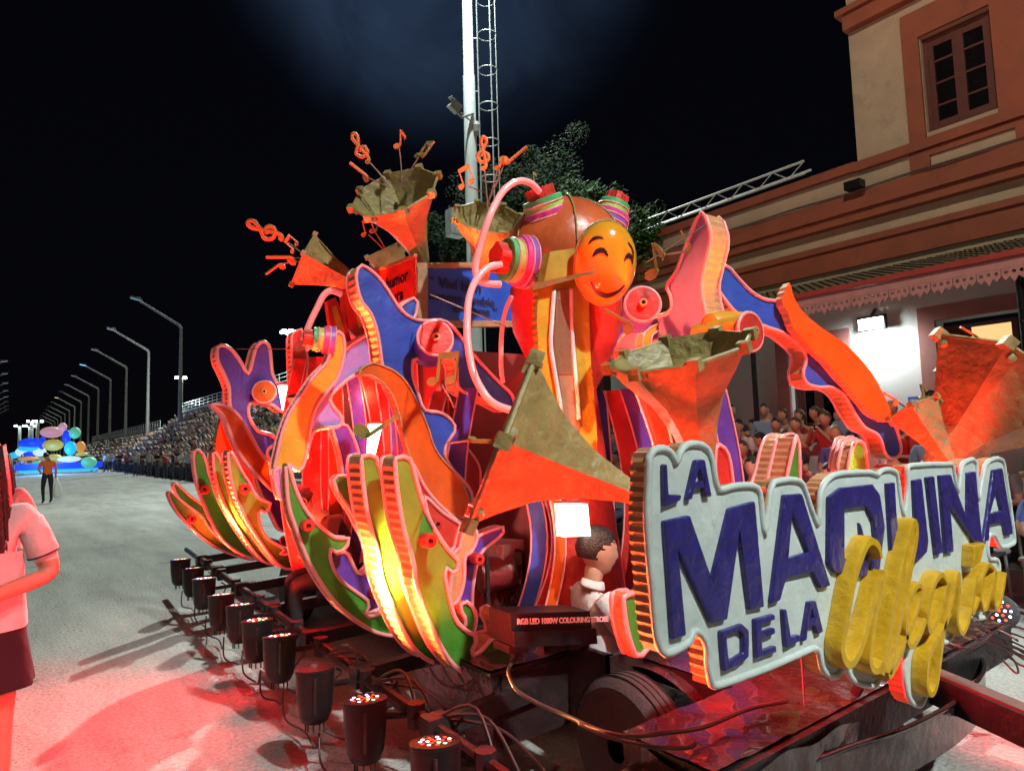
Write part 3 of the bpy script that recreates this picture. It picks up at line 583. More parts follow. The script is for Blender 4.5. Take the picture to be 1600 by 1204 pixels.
def body_mesh(J, sub=1, fingers=False, fat=1.0, mats=None, sleeve=.55, skirt=False, hair=True, shortsleeve=True, face=0, hairmat=1):
    J = {**BASE, **J}; facedir = J.pop('face', None); h0, h1, h2 = V(J['head0']), V(J['head1']), V(J.pop('head2')); J.pop('head1')
    names = list(J); P = [V(J[k]) for k in names]; ix = {k: i for i, k in enumerate(names)}; E = [(ix[a], ix[b]) for a, b in EDG if a in ix and b in ix]
    rad = []
    for k in names:
        r = RAD.get(k) or RAD[k[:-1]+'l']; f = fat if k in ('pelvis', 'belly', 'chest', 'hil', 'hir') else 1; rad.append((r[0]*f, r[1]*f) if k != 'head0' else (.050, .055))
    bones = [(P[a], P[b], names[a], names[b], (sum(rad[a])+sum(rad[b]))/4) for a, b in E]
    if fingers:
        for s in 'lr':
            w, h = V(J['wr'+s]), V(J['ha'+s]); d = (h-w).normalized(); sd = d.cross(V((0, 0, 1)) if abs(d.z) < .8 else V((0, 1, 0))).normalized(); cu = sd.cross(d)
            for q, (off, ln) in enumerate(((-.030, .060), (-.010, .074), (.010, .070), (.030, .056), (-.045, .045))):
                base = h+sd*off*(1 if q < 4 else .8)-d*(.0 if q < 4 else .04); k0 = len(P); dd = d if q < 4 else (d-sd*.9).normalized()
                P += [base+dd*.02, base+dd*ln*.62-cu*.006, base+dd*ln-cu*.020]; names += ['fg']*3; rad += [(.0095, .0095), (.0088, .0088), (.0078, .0078)]
                E += [(ix['ha'+s], k0), (k0, k0+1), (k0+1, k0+2)]; bones += [(P[k0], P[k0+2], 'wr'+s, 'ha'+s, .02)]
    me = bpy.data.meshes.new('body'); me.from_pydata([tuple(p) for p in P], E, []); ob = bpy.data.objects.new('tmp', me); COL.objects.link(ob)
    sk = ob.modifiers.new('s', 'SKIN'); sk.use_smooth_shade = True; sk.branch_smoothing = .6
    for i, sv in enumerate(me.skin_vertices[0].data): sv.radius = rad[i]; sv.use_root = (names[i] == 'pelvis')
    sb = ob.modifiers.new('d', 'SUBSURF'); sb.levels = sub; sb.render_levels = sub
    bpy.context.view_layer.update(); m2 = bpy.data.meshes.new_from_object(ob.evaluated_get(bpy.context.evaluated_depsgraph_get())); bpy.data.objects.remove(ob)
    up = (h1-V(J['neck'])).normalized(); fw = V(facedir) if facedir else V((0, 1, 0)); fw = (fw-up*fw.dot(up)).normalized(); rt = fw.cross(up); hc = (h0+h1)/2+up*.020+fw*.008
    vs = [tuple(v.co) for v in m2.vertices]; fs = [tuple(p.vertices) for p in m2.polygons]; mi = []
    for p in m2.polygons:
        c = p.center; best = None
        for a, b, na, nb_, r in bones:
            d = b-a; t = max(0, min(1, (c-a).dot(d)/max(1e-9, d.length_squared))); ds = (c-(a+d*t)).length/max(r, .03)
            if best is None or ds < best[0]: best = (ds, na, nb_, t)
        _, na, nb_, t = best; m = 2
        if na == 'neck': m = 0
        elif na == 'chest' and nb_ == 'neck': m = 2 if t < .80 else 0
        elif na.startswith('sh') and nb_.startswith('el'): m = 2 if (not shortsleeve or t < sleeve*1.25) else 0
        elif na.startswith('el') or na.startswith('wr'): m = 0 if shortsleeve or na.startswith('wr') else 2
        elif na.startswith('hi') or (na == 'pelvis' and nb_ != 'belly'): m = 3 if not skirt else (3 if t < .3 or na == 'pelvis' else 0)
        elif na == 'pelvis': m = 3 if t < .15 else 2
        elif na.startswith('kn'): m = 0 if skirt else 3
        elif na.startswith('an'): m = 4
        mi.append(m)
    n, k = ((26, 20) if fingers else (18, 14)) if sub > 1 else (9, 7)
    hv, hf, hm_ = head_shape(hc, rt, fw, up, face or .7, n, k); o = len(vs); vs += [tuple(v) for v in hv]; fs += [tuple(i+o for i in f) for f in hf]; mi += [1 if (h and hair) else 0 for h in hm_]
    m3 = bpy.data.meshes.new('body'); m3.from_pydata(vs, [], fs); m3.update(); bpy.data.meshes.remove(m2)
    for m in (mats or [SKIN, HAIRD, CLOTH, TROUS, SHOE]): m3.materials.append(m)
    m3.polygons.foreach_set('material_index', mi); m3.polygons.foreach_set('use_smooth', [True]*len(fs)); m3.update()
    return m3, dict(c=hc, up=up, fw=fw, rt=rt)
def skull_hair(H, m, parent, long=0, r=(.086, .106, .116), seed=1, back=.0, curl=.006):
    rnd = random.Random(seed); mb = MB(); vs = []; fs = []; n, k = 28, 14; c = H['c']+H['up']*.014-H['fw']*.006
    for i in range(k+1):
        a = math.pi*i/k*.64
        for j in range(n):
            b = 2*math.pi*j/n; x, y, z = math.sin(a)*math.cos(b), math.sin(a)*math.sin(b), math.cos(a)
            if y > .15 and i > k*.55: sc = .93
            else: sc = 1.04
            lim = -.60 if y < .05 else (.42 if abs(x) < .80 else .0); z = max(z, lim)
            p = c+H['rt']*x*r[0]*sc+H['fw']*y*r[1]*sc+H['up']*z*r[2]*sc; p += (p-c).normalized()*curl*(noise.noise(p*30)+.3*rnd.random()); vs.append(p)
    for i in range(k):
        for j in range(n): fs.append((i*n+j, (i+1)*n+j, (i+1)*n+(j+1) % n, i*n+(j+1) % n))
    mb.add(vs, fs)
    if long:
        for s in range(90):
            b = 2*math.pi*rnd.random(); b = b if abs(math.cos(b)) > .45 or math.sin(b) < 0 else math.copysign(.6, math.cos(b))+(math.pi if math.cos(b) < 0 else 0); x, y = math.cos(b), math.sin(b); p = c+H['rt']*x*r[0]*.96+H['fw']*y*r[1]*.96*(1 if y < 0 else .4)+H['up']*rnd.uniform(-.02, .06)
            o_ = (H['rt']*x*.03+H['fw']*y*.035); L_ = long*rnd.uniform(.85, 1.05)
            mb.tube([p, p+o_*.6-V((0, 0, L_*.3)), p+o_*(1.0+rnd.random()*.5)-V((0, 0, L_*.65)), p+o_*.9-V((0, 0, L_))], [.013, .017, .015, .004], 5)
    return mb.build('hair', m, parent, True)
def put(me_or_fn, name, lab, loc, rz, scale=1, group=None, color=None, cat='person'):
    o = bpy.data.objects.new(name, me_or_fn); COL.objects.link(o); o.location = loc; o.rotation_euler = (0, 0, rz); o.scale = (scale,)*3; tag(o, lab, cat, group)
    if color: o.color = (*color, 1)
    return o
def bake(o, H):
    """head frame of a placed person in world space"""
    M = Matrix.LocRotScale(o.location, o.rotation_euler, o.scale); r = M.to_3x3()
    return dict(c=M @ H['c'], up=(r @ H['up']).normalized(), fw=(r @ H['fw']).normalized(), rt=(r @ H['rt']).normalized())
def face_bits(H, parent, s=1, browm=None):
    c, up, fw, rt = H['c'], H['up'], H['fw'], H['rt']
    for sx in (-1, 1):
        e = c+rt*.030*sx*s+up*.014*s+fw*.076*s; mb = MB(); mb.ball(e, .0115*s, 10); mb.build('eye', EYEW, parent, True)
        mb = MB(); mb.ball(e+fw*.006*s, .0075*s, 8); mb.build('iris', EYED, parent, True)
        mb = MB(); mb.tube([e+rt*-.018*s+up*.014*s+fw*.006*s, e+up*.019*s+fw*.010*s, e+rt*.018*s+up*.014*s+fw*.003*s], .0032*s, 5); mb.build('eyebrow', browm or HAIRD, parent)
        a = c+rt*.078*sx*s+up*.0*s-fw*.005*s; mb = MB(); M_ = [a+fw*.014*s*math.cos(t)-fw*.004*s+up*.028*s*math.sin(t)+rt*sx*.006*s for t in [i*.52 for i in range(12)]]; mb.tube(M_, .006*s, 6, True); mb.ball(a, .010*s, 8); mb.build('ear', SKIN, parent, True)
    mb = MB(); mb.tube([c-up*.053*s+rt*-.020*s+fw*.084*s, c-up*.051*s+fw*.099*s, c-up*.053*s+rt*.020*s+fw*.084*s], [.003*s, .007*s, .003*s], 6); mb.build('mouth', LIP, parent, True)
# ---- crowd: a few bodies shared by many people
SIT = dict(pelvis=(0, 0, .50), belly=(0, .02, .64), chest=(0, .02, .83), neck=(0, .03, .99), head0=(0, .055, 1.105), head1=(0, .055, 1.175), head2=(0, .045, 1.225), shl=(-.17, .02, .95), shr=(.17, .02, .95),
           ell=(-.22, .06, .70), wrl=(-.12, .26, .66), hal=(-.06, .32, .67), elr=(.22, .06, .70), wrr=(.12, .26, .66), har=(.06, .32, .67),
           hil=(-.10, .04, .50), knl=(-.13, .42, .50), anl=(-.12, .40, .09), tol=(-.13, .54, .035), hir=(.10, .04, .50), knr=(.13, .42, .50), anr=(.12, .40, .09), tor=(.13, .54, .035))
PHONE = {**SIT, 'ell': (-.20, .22, .80), 'wrl': (-.06, .36, 1.00), 'hal': (-.03, .40, 1.06), 'elr': (.20, .22, .80), 'wrr': (.06, .36, 1.00), 'har': (.03, .40, 1.06)}
LEAN = {**SIT, 'chest': (0, .12, .80), 'neck': (0, .20, .95), 'head0': (0, .245, 1.055), 'head1': (.015, .26, 1.12), 'head2': (.02, .255, 1.17), 'shl': (-.17, .14, .90), 'shr': (.17, .14, .90), 'ell': (-.24, .25, .66), 'elr': (.22, .28, .66)}
CROSS = dict(ell=(-.25, .05, 1.13), wrl=(-.02, .20, 1.16), hal=(.06, .20, 1.18), elr=(.25, .05, 1.13), wrr=(.02, .22, 1.12), har=(-.06, .22, 1.12))
POINT = dict(ell=(-.26, .12, 1.22), wrl=(-.15, .33, 1.38), hal=(-.12, .38, 1.44), knl=(-.14, .05, .5))
CLAP = dict(ell=(-.25, .10, 1.15), wrl=(-.06, .30, 1.25), hal=(-.02, .35, 1.29), elr=(.25, .10, 1.15), wrr=(.06, .30, 1.25), har=(.02, .35, 1.29), head1=(.02, .03, 1.62), head2=(.03, .02, 1.67))
HB = mat('brown_hair', (.07, .035, .02), .5, .3, 30, .4, 60); HBL = mat('fair_hair', (.30, .20, .10), .5, .3, 30, .4, 60)
def crowd_mesh(J, hm, fw=None, sub=1, **k): return body_mesh({**J, **({'face': fw} if fw else {})}, sub, mats=[SKIN, hm, CLOTH, TROUS, SHOE], face=.9 if sub > 1 else .6, **k)[0]
SITM = [crowd_mesh(SIT, HAIRD, sub=2), crowd_mesh(PHONE, HB, sub=2), crowd_mesh(LEAN, HAIRD, (.4, 1, 0), sub=2), crowd_mesh(SIT, HBL, (-.3, 1, 0), sub=2, fat=1.12), crowd_mesh(LEAN, HB, (-.5, 1, 0), sub=2)]
STDM = [crowd_mesh({}, HAIRD, sub=2), crowd_mesh(CROSS, HAIRD, (.3, 1, 0), sub=2), crowd_mesh(POINT, HB, sub=2, fat=1.1), crowd_mesh(CLAP, HAIRD, (-.4, 1, 0), sub=2), crowd_mesh(CROSS, HBL, (-.2, 1, 0), sub=2)]
FARM = [crowd_mesh(SIT, HAIRD, sub=0), crowd_mesh(PHONE, HB, sub=0), crowd_mesh(LEAN, HAIRD, sub=0)]
CC = [('black', (.02, .02, .025)), ('navy', (.02, .03, .09)), ('white', (.65, .65, .66)), ('grey', (.22, .22, .23)), ('red', (.42, .03, .03)), ('light blue', (.20, .35, .55)), ('beige', (.45, .36, .26)), ('maroon', (.14, .02, .03)), ('pale pink', (.60, .36, .36)), ('green', (.06, .18, .08)), ('blue striped', (.08, .12, .4))]
rnd = random.Random(11)
FACING = R(90)   # bodies look along +y; turned to face the street (-x)
# seated people on chairs at the street edge before the station, then those standing on the platform
poses = ['hands on knees', 'holding up a phone', 'leaning forward', 'sitting upright', 'leaning sideways']; sposes = ['arms hanging', 'arms folded', 'one hand raised', 'hands clasped', 'arms crossed']
CHM = MB()
for sx in (-1, 1):
    for y in (-.18, .18): CHM.tube([(sx*.19, y, 0), (sx*.17, y*.95, .42)], .015, 6)
CHM.box((0, 0, .43), (.42, .42, .025)); CHM.box((0, -.20, .68), (.40, .03, .36), Matrix.Rotation(R(8), 3, 'X')); CHM.bar((-.19, -.18, .42), (-.19, -.20, .84), .03); CHM.bar((.19, -.18, .42), (.19, -.20, .84), .03)
chm = CHM.mesh(); chm.materials.append(mat('chair_plastic', (.5, .5, .5), .5, .05)); used = set()
def uniq(s):
    k = 0; ords = ['', ' near the horn', ' by the plume', ' close to the doorway', ' nearer the street', ' farther back', ' by the sign top', ' towards the left', ' towards the right', ' beside a taller one', ' by the wall', ' by the orange wing', ' at the row end', ' next to a child']
    for e in ords:
        if s+e not in used: used.add(s+e); return s+e
    return None
for row, (x, z, ns) in enumerate(((7.5, 0, 17), (8.2, .22, 18), (8.9, .42, 18), (9.6, .60, 18))):
    for i in range(ns):
        y = 1.0+i*.50+rnd.uniform(-.1, .1); k = rnd.randrange(5); cn, cc = rnd.choice(CC); xx = x+rnd.uniform(-.1, .1)
        if row: mb = None; 
        s = rnd.uniform(.92, 1.04); lab = uniq(f'spectator in {cn} top {poses[k]}, {["front", "second", "third", "rear"][row]} seated row')
        put(SITM[k], 'person', lab or 'spectator seated before the station', (xx, y, z), FACING+rnd.uniform(-.35, .35), s, 'spectators seated before the station', cc)
        o = bpy.data.objects.new('chair', chm); COL.objects.link(o); o.location = (xx+.0, y, z); o.rotation_euler = (0, 0, FACING); tag(o, f'plain plastic chair under a seated viewer,  {["front", "second", "third", "rear"][row]} row', 'chair', f'plastic chairs in {["front", "second", "third", "rear"][row]} row')
for row, (x, ns) in enumerate(((10.5, 22), (11.3, 18))):
    for i in range(ns):
        y = 1.2+i*.46+row*.2+rnd.uniform(-.14, .14); k = rnd.randrange(5); cn, cc = rnd.choice(CC[:5]+CC); lab = uniq(f'standing viewer in {cn} top {sposes[k]}, {["front", "back"][row]} line')
        put(STDM[k], 'person', lab or 'spectator standing on the platform', (x+rnd.uniform(-.2, .2), y, .25 if row else .40), FACING+rnd.uniform(-.6, .6), rnd.uniform(.93, 1.05), 'spectators standing on the station platform', cc)
mb = MB(); [mb.box((x_, 5.6, z_/2), (.7, 11, z_)) for x_, z_ in ((8.2, .215), (8.905, .415), (9.61, .595))]; tag(mb.build('low_step', mat('step_boards', (.2, .18, .16), .8)), kind='structure')
# grandstand spectators: the nearest 230 as individuals, the rest as one mass
n = 0; rest = []
for y in [x*.62 for x in range(37, 240)]:
    for r_ in range(9):
        if rnd.random() < .14: continue
        yy = y+rnd.uniform(-.12, .12)
        if yy > 73.5: continue
        rest.append((8.2+r_*.62+.2, yy, .45+r_*.5-.42))
ind = [p for p in rest if 41 < p[1] < 56][:230]; others = [p for p in rest if p not in ind and p[1] > 30]
for (x, y, z) in ind:
    k = rnd.randrange(3); put(FARM[k], 'person', 'small dark spectator seated in the nearer grandstand', (x, y, z), FACING+rnd.uniform(-.4, .4), 1, 'spectators in the nearer grandstand', rnd.choice(CC)[1])
def mass(ps, name, lab):
    mb = MB(); base = [[(v.co.x, v.co.y, v.co.z) for v in m.vertices] for m in FARM]; fc = [[tuple(p.vertices) for p in m.polygons] for m in FARM]; mi = [[p.material_index for p in m.polygons] for m in FARM]
    cm = [mat('crowd_'+c.replace(' ', '_'), col, .85, .1) for c, col in CC]; allm = [SKIN, HAIRD, TROUS, SHOE]+cm
    for (x, y, z) in ps:
        k = rnd.randrange(3); q = rnd.randrange(len(cm)); a = len(mb.v); mb.v += [(x-v[1], y+v[0], z+v[2]) for v in base[k]]; mb.f += [[i+a for i in f] for f in fc[k]]; mb.m += [{0: 0, 1: 1, 2: 4+q, 3: 2, 4: 3}[i] for i in mi[k]]
    me = bpy.data.meshes.new(name); me.from_pydata(mb.v, [], mb.f)
    for m in allm: me.materials.append(m)
    me.polygons.foreach_set('material_index', mb.m); me.update(); o = bpy.data.objects.new(name, me); COL.objects.link(o); tag(o, lab, kind='stuff')
mass(others, 'grandstand_crowd', 'mass of spectators filling the rest of the nearer grandstand')
mass([(8.4+r_*.62, y+rnd.uniform(-.2, .2), .45+r_*.42-.42) for y in [78+i*.8 for i in range(90)] for r_ in range(7) if rnd.random() < .8], 'far_crowd', 'mass of spectators in the far low grandstand')
# people standing at the street edge far left of the float
wh = [('white', (.75, .8, .8)), ('red', (.5, .04, .04)), ('grey', (.35, .4, .4)), ('black', (.02, .02, .02)), ('pale blue', (.3, .45, .6))]
for i, (px, py, c) in enumerate(((163, 737, 0), (171, 738, 0), (198, 741, 1), (212, 744, 2), (186, 738, 3), (233, 745, 2), (246, 747, 3), (258, 748, 1), (270, 750, 3), (283, 751, 0), (294, 752, 4), (222, 743, 3), (178, 737, 4), (305, 752, 3), (152, 736, 3), (144, 736, 0))):
    p = onZ(px, py, 0); put(STDM[i % 5], 'person', f'distant figure in {wh[c][0]} {sposes[i % 5]} by the street, {nth[min(i, 13)]} from the blue float' if i < 14 else f'distant figure in {wh[c][0]} beside the right end of the blue float, {"taller" if i == 14 else "shorter"}', (p.x, p.y, 0), R(rnd.uniform(60, 200)), 1.0, 'people standing at the street edge', wh[c][1])
for i, (px, py, c) in enumerate(((33, 741, 0), (14, 748, 2), (5, 745, 3), (22, 738, 3))):
    p = onZ(px, py, 0); put(STDM[(i*2) % 5], 'person', ['far pedestrian in white left of the blue float', 'far pedestrian in grey at the left picture edge', 'far pedestrian in black at the left picture edge', 'far pedestrian in black just behind the one in white'][i], (p.x, p.y, 0), R(200), 1, 'people left of the blue float', wh[c][1])
# man in orange with a white bag
p = onZ(73, 786, 0); me, H = body_mesh(dict(ell=(-.26, -.02, 1.14), wrl=(-.16, .16, 1.02), hal=(-.10, .22, 1.02), knl=(-.11, .06, .5), knr=(.10, -.04, .5), anr=(.1, -.12, .12), head0=(-.03, .05, 1.52), head1=(-.04, .07, 1.61), head2=(-.04, .07, 1.67)), 2, mats=[SKIN, HAIRD, mat('orange_tshirt', (.80, .16, .03), .8, .06, 6, .5, 12), BLKC, SHOE], fat=1.1)
om = put(me, 'person', 'man in bright orange t-shirt and black trousers walking away with a white bag', (p.x, p.y, 0), R(10), 1.0)
bp_ = p+V((.27, .03, -.20)); mb = MB(); mb.lathe(bp_+V((0, 0, 1.02)), V((.06, 0, -1)), [(0, .02), (.12, .06), (.35, .15), (.6, .17), (.66, .10)], 12, squash=.5); tag(mb.build('plastic_bag', mat('white_bag', (.75, .78, .75), .4, .05, 5, .6, 10), smooth=True), 'white plastic bag hanging from the hand of the man in orange', 'bag')
# ---- young women at the left edge
def woman(px, depth, py_ref, lab, hair, hm, shirt, J, rz, sc=1.0, long=.55, skirt=True):
    g = atd(px, py_ref, depth); loc = V((g.x, g.y, 0))
    me, H = body_mesh(J, 2, True, mats=[SKIN, hm, shirt, NAVY, SHOE], skirt=skirt, face=1, sleeve=.62)
    o = put(me, 'person', lab, loc, rz, sc); Hw = bake(o, H); skull_hair(Hw, hm, o, long*sc, seed=5); face_bits(Hw, o, sc); return o, Hw, loc
JW = dict(ell=(-.27, -.04, 1.10), wrl=(-.10, .19, 1.06), hal=(-.02, .26, 1.07), elr=(.27, -.04, 1.10), wrr=(.10, .20, 1.06), har=(.03, .27, 1.08))
w1, H1, l1 = woman(-44, 2.75, 1000, 'young woman in white t-shirt and dark skirt cut by the left edge, nearer of two', True, HAIRR, SHIRTW, JW, R(168), .985, .60)
w2, H2, l2 = woman(-12, 4.9, 900, 'young woman in white t-shirt partly hidden behind the nearer long-haired one', True, HAIRR, SHIRTW, JW, R(160), .96, .45)
def garment(o, zt, zb, rt, rb, m, name, thick=.0, waves=.012, cy=0):
    M = Matrix.LocRotScale(o.location, o.rotation_euler, o.scale); mb = MB(); n = 40; vs = []; K = 8
    for i in range(K+1):
        t = i/K; z = zt+(zb-zt)*t; rx, ry = rt[0]+(rb[0]-rt[0])*t, rt[1]+(rb[1]-rt[1])*t
        for j in range(n): a = 2*math.pi*j/n; w = 1+waves*t*4*math.sin(a*7+t)+.01*math.sin(a*13+i); vs.append(M @ V((rx*math.cos(a)*w, cy+ry*math.sin(a)*w, z)))
    mb.add(vs, [(i*n+j, i*n+(j+1) % n, (i+1)*n+(j+1) % n, (i+1)*n+j) for i in range(K) for j in range(n)]); return mb.build(name, m, o, True)
for w_ in (w1, w2): garment(w_, 1.03, .66, (.165, .125), (.225, .185), NAVY, 'skirt'); garment(w_, 1.22, .90, (.168, .128), (.192, .150), SHIRTW, 'shirt_hem', waves=.006)
M1 = Matrix.LocRotScale(w1.location, w1.rotation_euler, w1.scale)
for s in 'lr':
    a, b = V(BASE['sh'+s]), V(JW['el'+s]); q = M1 @ a.lerp(b, .70); d = (M1.to_3x3() @ (b-a)).normalized(); mb = MB(); u = d.orthogonal().normalized(); w_ = d.cross(u)
    mb.lathe(M1 @ a.lerp(b, .15), d, [(0, .050), (.06, .056), (.155, .060), (.165, .056)], 18); mb.build('sleeve', SHIRTW, w1, True); mb = MB(); mb.tube([q-d*.008+(u*math.cos(t)+w_*math.sin(t))*.0605 for t in [i*.35 for i in range(18)]], .004, 5, True); mb.build('sleeve_trim', LANYARD, w1)
q = M1 @ V((JW['wrr'])); d = (M1.to_3x3() @ (V(JW['har'])-V(JW['wrr']))).normalized(); mb = MB(); mb.lathe(q-d*.035, d, [(0, .034), (.002, .037), (.03, .037), (.032, .034)], 16); mb.build('wristband', mat('pink_wristband', (.85, .5, .55), .5), w1)
# ================================================================ THE FLOAT
# ---- trailer chassis
TX0, TX1, TY0, TY1, DZ = 1.72, 4.15, 1.32, 8.6, .60
tl = thing('float_trailer', (3, 5, 0), 'black steel float trailer with tarpaulin deck and outrigger beams carrying the props', 'trailer')
def crumple(x0, x1, y0, y1, z, amp, m, name, sub=70, edge=True):
    nx = max(3, int((x1-x0)*sub/2)); ny = max(3, int((y1-y0)*sub/2)); vs = []
    for i in range(nx+1):
        for j in range(ny+1):
            x = x0+(x1-x0)*i/nx; y = y0+(y1-y0)*j/ny; p = V((x*3.1, y*3.1, 0)); h = abs(noise.noise(p))*.9+abs(noise.noise(p*2.7))*.4+noise.noise(p*7)*.12; vs.append((x, y, z+amp*h))
    mb = MB(); mb.add(vs, [(i*(ny+1)+j, (i+1)*(ny+1)+j, (i+1)*(ny+1)+j+1, i*(ny+1)+j+1) for i in range(nx) for j in range(ny)]); return mb.build(name, m, tl, True)
WELL = (2.22, 3.1, 2.2, 3.15)   # footwell where the boy in white sits
for (x0, x1, y0, y1) in ((TX0, TX1, TY0, 1.70), (2.36, TX1, 1.70, 2.2), (3.1, TX1, 2.2, 3.15), (TX0, 2.22, 2.5, 3.15), (2.42, TX1, 3.15, TY1)):
    mb = MB(); mb.box(((x0+x1)/2, (y0+y1)/2, DZ-.055), (x1-x0, y1-y0, .08)); mb.build('deck_board', BLACKM, tl); crumple(x0, x1, y0, min(y1, 6.4), DZ-.012, .02, TARP, 'deck_tarpaulin', 70 if y0 < 3 else 30)
mb = MB(); mb.box((2.62, 2.20, .44), (.94, .03, .40)); mb.box((2.165, 2.42, .46), (.03, .46, .36)); mb.build('well_wall', TARP, tl)
mb = MB(); mb.bar((TX0-.1, TY0, DZ-.09), (TX1, TY0, DZ-.09), .06, .15); mb.build('rear_beam', BLACKM, tl)
mb = MB(); mb.bar((TX1, TY0, DZ-.10), (TX1, TY1, DZ-.10), .06, .16); mb.build('side_beam', BLACKM, tl); mb = MB(); mb.bar((2.40, 3.2, DZ-.12), (2.40, TY1, DZ-.12), .07, .14); mb.build('side_beam', BLACKM, tl)
mb = MB(); mb.box((TX0+.02, 2.83, .40), (.05, .70, .34)); mb.box((TX0+.27, 2.49, .42), (.46, .04, .30)); mb.build('side_skirt_box', TARP, tl)
BA, BB = onZ(690, 1144, .45), onZ(292, 858, .45)   # the pipe that carries the stage lights
bd_ = (BB-BA).normalized(); BA = BA-bd_*.9
mb = MB(); mb.tube([BA, BB], .030, 10); mb.build('light_pipe', BLACKM, tl)
for i, y in enumerate((1.62, 2.46, 3.25, 4.05, 4.95, 5.9, 6.9, 7.75)):
    t = (y-BA.y)/(BB.y-BA.y); p = BA.lerp(BB, t); mb = MB(); mb.bar(p+V((0, 0, -.0)), V((2.4 if i > 1 else 1.95, y-.0, DZ-.12)), .06, .075); mb.build('outrigger_beam', BLACKM, tl); mb = MB(); mb.box(p, (.10, .08, .10)); mb.build('pipe_clamp', BLACKM, tl)
for (a, b) in (((2.0, 4.35, .46), (2.1, 4.35, .85)), ((1.85, 4.95, .46), (2.08, 4.6, .74))): mb = MB(); mb.tube([a, b], .028, 7); mb.build('brace', BLACKM, tl)
# wheels
def wheel(c):
    mb = MB(); mb.lathe(V(c)+V((.0, 0, 0)), (1, 0, 0), [(0, .17), (.004, .25), (.03, .278), (.055, .29), (.14, .29), (.165, .278), (.186, .25), (.19, .17)], 40); w = mb.build('tyre', RUBBER, tl, 'auto')
    mb = MB(); mb.lathe(V(c)+V((.03, 0, 0)), (1, 0, 0), [(0, .06), (.0, .16), (-.02, .175), (.12, .175)], 28); link('rim', mb.mesh('auto'), DULLST, w)
    mb = MB(); mb.lathe(V(c)+V((-.0, 0, 0)), (1, 0, 0), [(0, .05), (.04, .06)], 16); link('hub', mb.mesh('auto'), BLACKM, w)
    for k in range(4): mb = MB(); mb.tube([V(c)+V((.045+k*.033, .291*math.cos(a), .291*math.sin(a))) for a in [i*math.pi/24 for i in range(48)]], .0035, 4, True); link('tread_groove', mb.mesh(), BLACKM, w)
WC = V((2.08, 2.10, .29)); wheel(WC); wheel(V((2.08, 6.3, .29))); wheel(V((3.85, 2.10, .29))); wheel(V((3.85, 6.3, .29)))
# wheel arch of black sheet round the near wheel
mb = MB(); vs = []
for i in range(22):
    a = math.pi*(-.02+1.04*i/21); r = .36
    for x in (2.29, 2.40): vs.append((x, WC.y-r*math.cos(a)*1.08, max(.06, WC.z-.02+r*math.sin(a)*.86)))
mb.add(vs, [(2*i, 2*i+1, 2*i+3, 2*i+2) for i in range(21)]); mb.build('wheel_arch', TARP, tl, True)
def drape(pts_top, drop, m, name, fold=.03, n=60):
    T = resample(cr(pts_top, 8, False), .04, False); vs = []; K = 8
    for i, p in enumerate(T):
        for k in range(K+1): t = k/K; w = fold*math.sin(i*1.1+2*math.sin(i*.31))*t; vs.append(p+V((w*.6, w, -drop*t+.01*math.sin(i*.8))))
    mb = MB(); mb.add(vs, [(i*(K+1)+k, (i+1)*(K+1)+k, (i+1)*(K+1)+k+1, i*(K+1)+k+1) for i in range(len(T)-1) for k in range(K)]); return mb.build(name, m, tl, True)
drape([(1.74, 1.70, .57), (1.70, 1.5, .57), (1.74, 1.31, .57), (2.0, 1.28, .57), (2.5, 1.27, .56)], .34, TARP, 'hanging_sheet')
# towing ring and drawbar at the rear right
ringp = [V((onZ(x, y, .50).x, onZ(x, y, .50).y, .50)) for x, y in ((1255, 1195), (1330, 1165), (1420, 1135), (1500, 1090), (1538, 1045), (1520, 1015), (1482, 1000))]
T = resample(cr(ringp, 8, False), .03, False); vs = []
for p in T:
    for z in (0, -.16): vs.append(p+V((0, 0, z)))
mb = MB(); mb.add(vs, [(2*i, 2*i+1, 2*i+3, 2*i+2) for i in range(len(T)-1)]); mb.add([v+V((.012, .012, 0)) for v in vs], [(2*i, 2*i+1, 2*i+3, 2*i+2) for i in range(len(T)-1)]); mb.tube(T, .010, 6); mb.build('bumper_band', TARP, tl, True)
db0, db1 = onZ(1440, 1062, .50), onZ(1640, 1150, .50); mb = MB(); mb.bar(db0, db1+(db1-db0)*.6, .10, .12); mb.build('drawbar', BLACKM, tl); mb = MB(); mb.bar(db0+V((0, .0, .065)), db1+(db1-db0)*.6+V((0, 0, .065)), .07, .01); mb.build('drawbar_plank', mat('grey_plank', (.10, .08, .065), .8), tl)
mb = MB(); mb.bar(onZ(1250, 1180, .42), onZ(1470, 1010, .42), .05, .10); mb.build('rear_crossbar', BLACKM, tl)
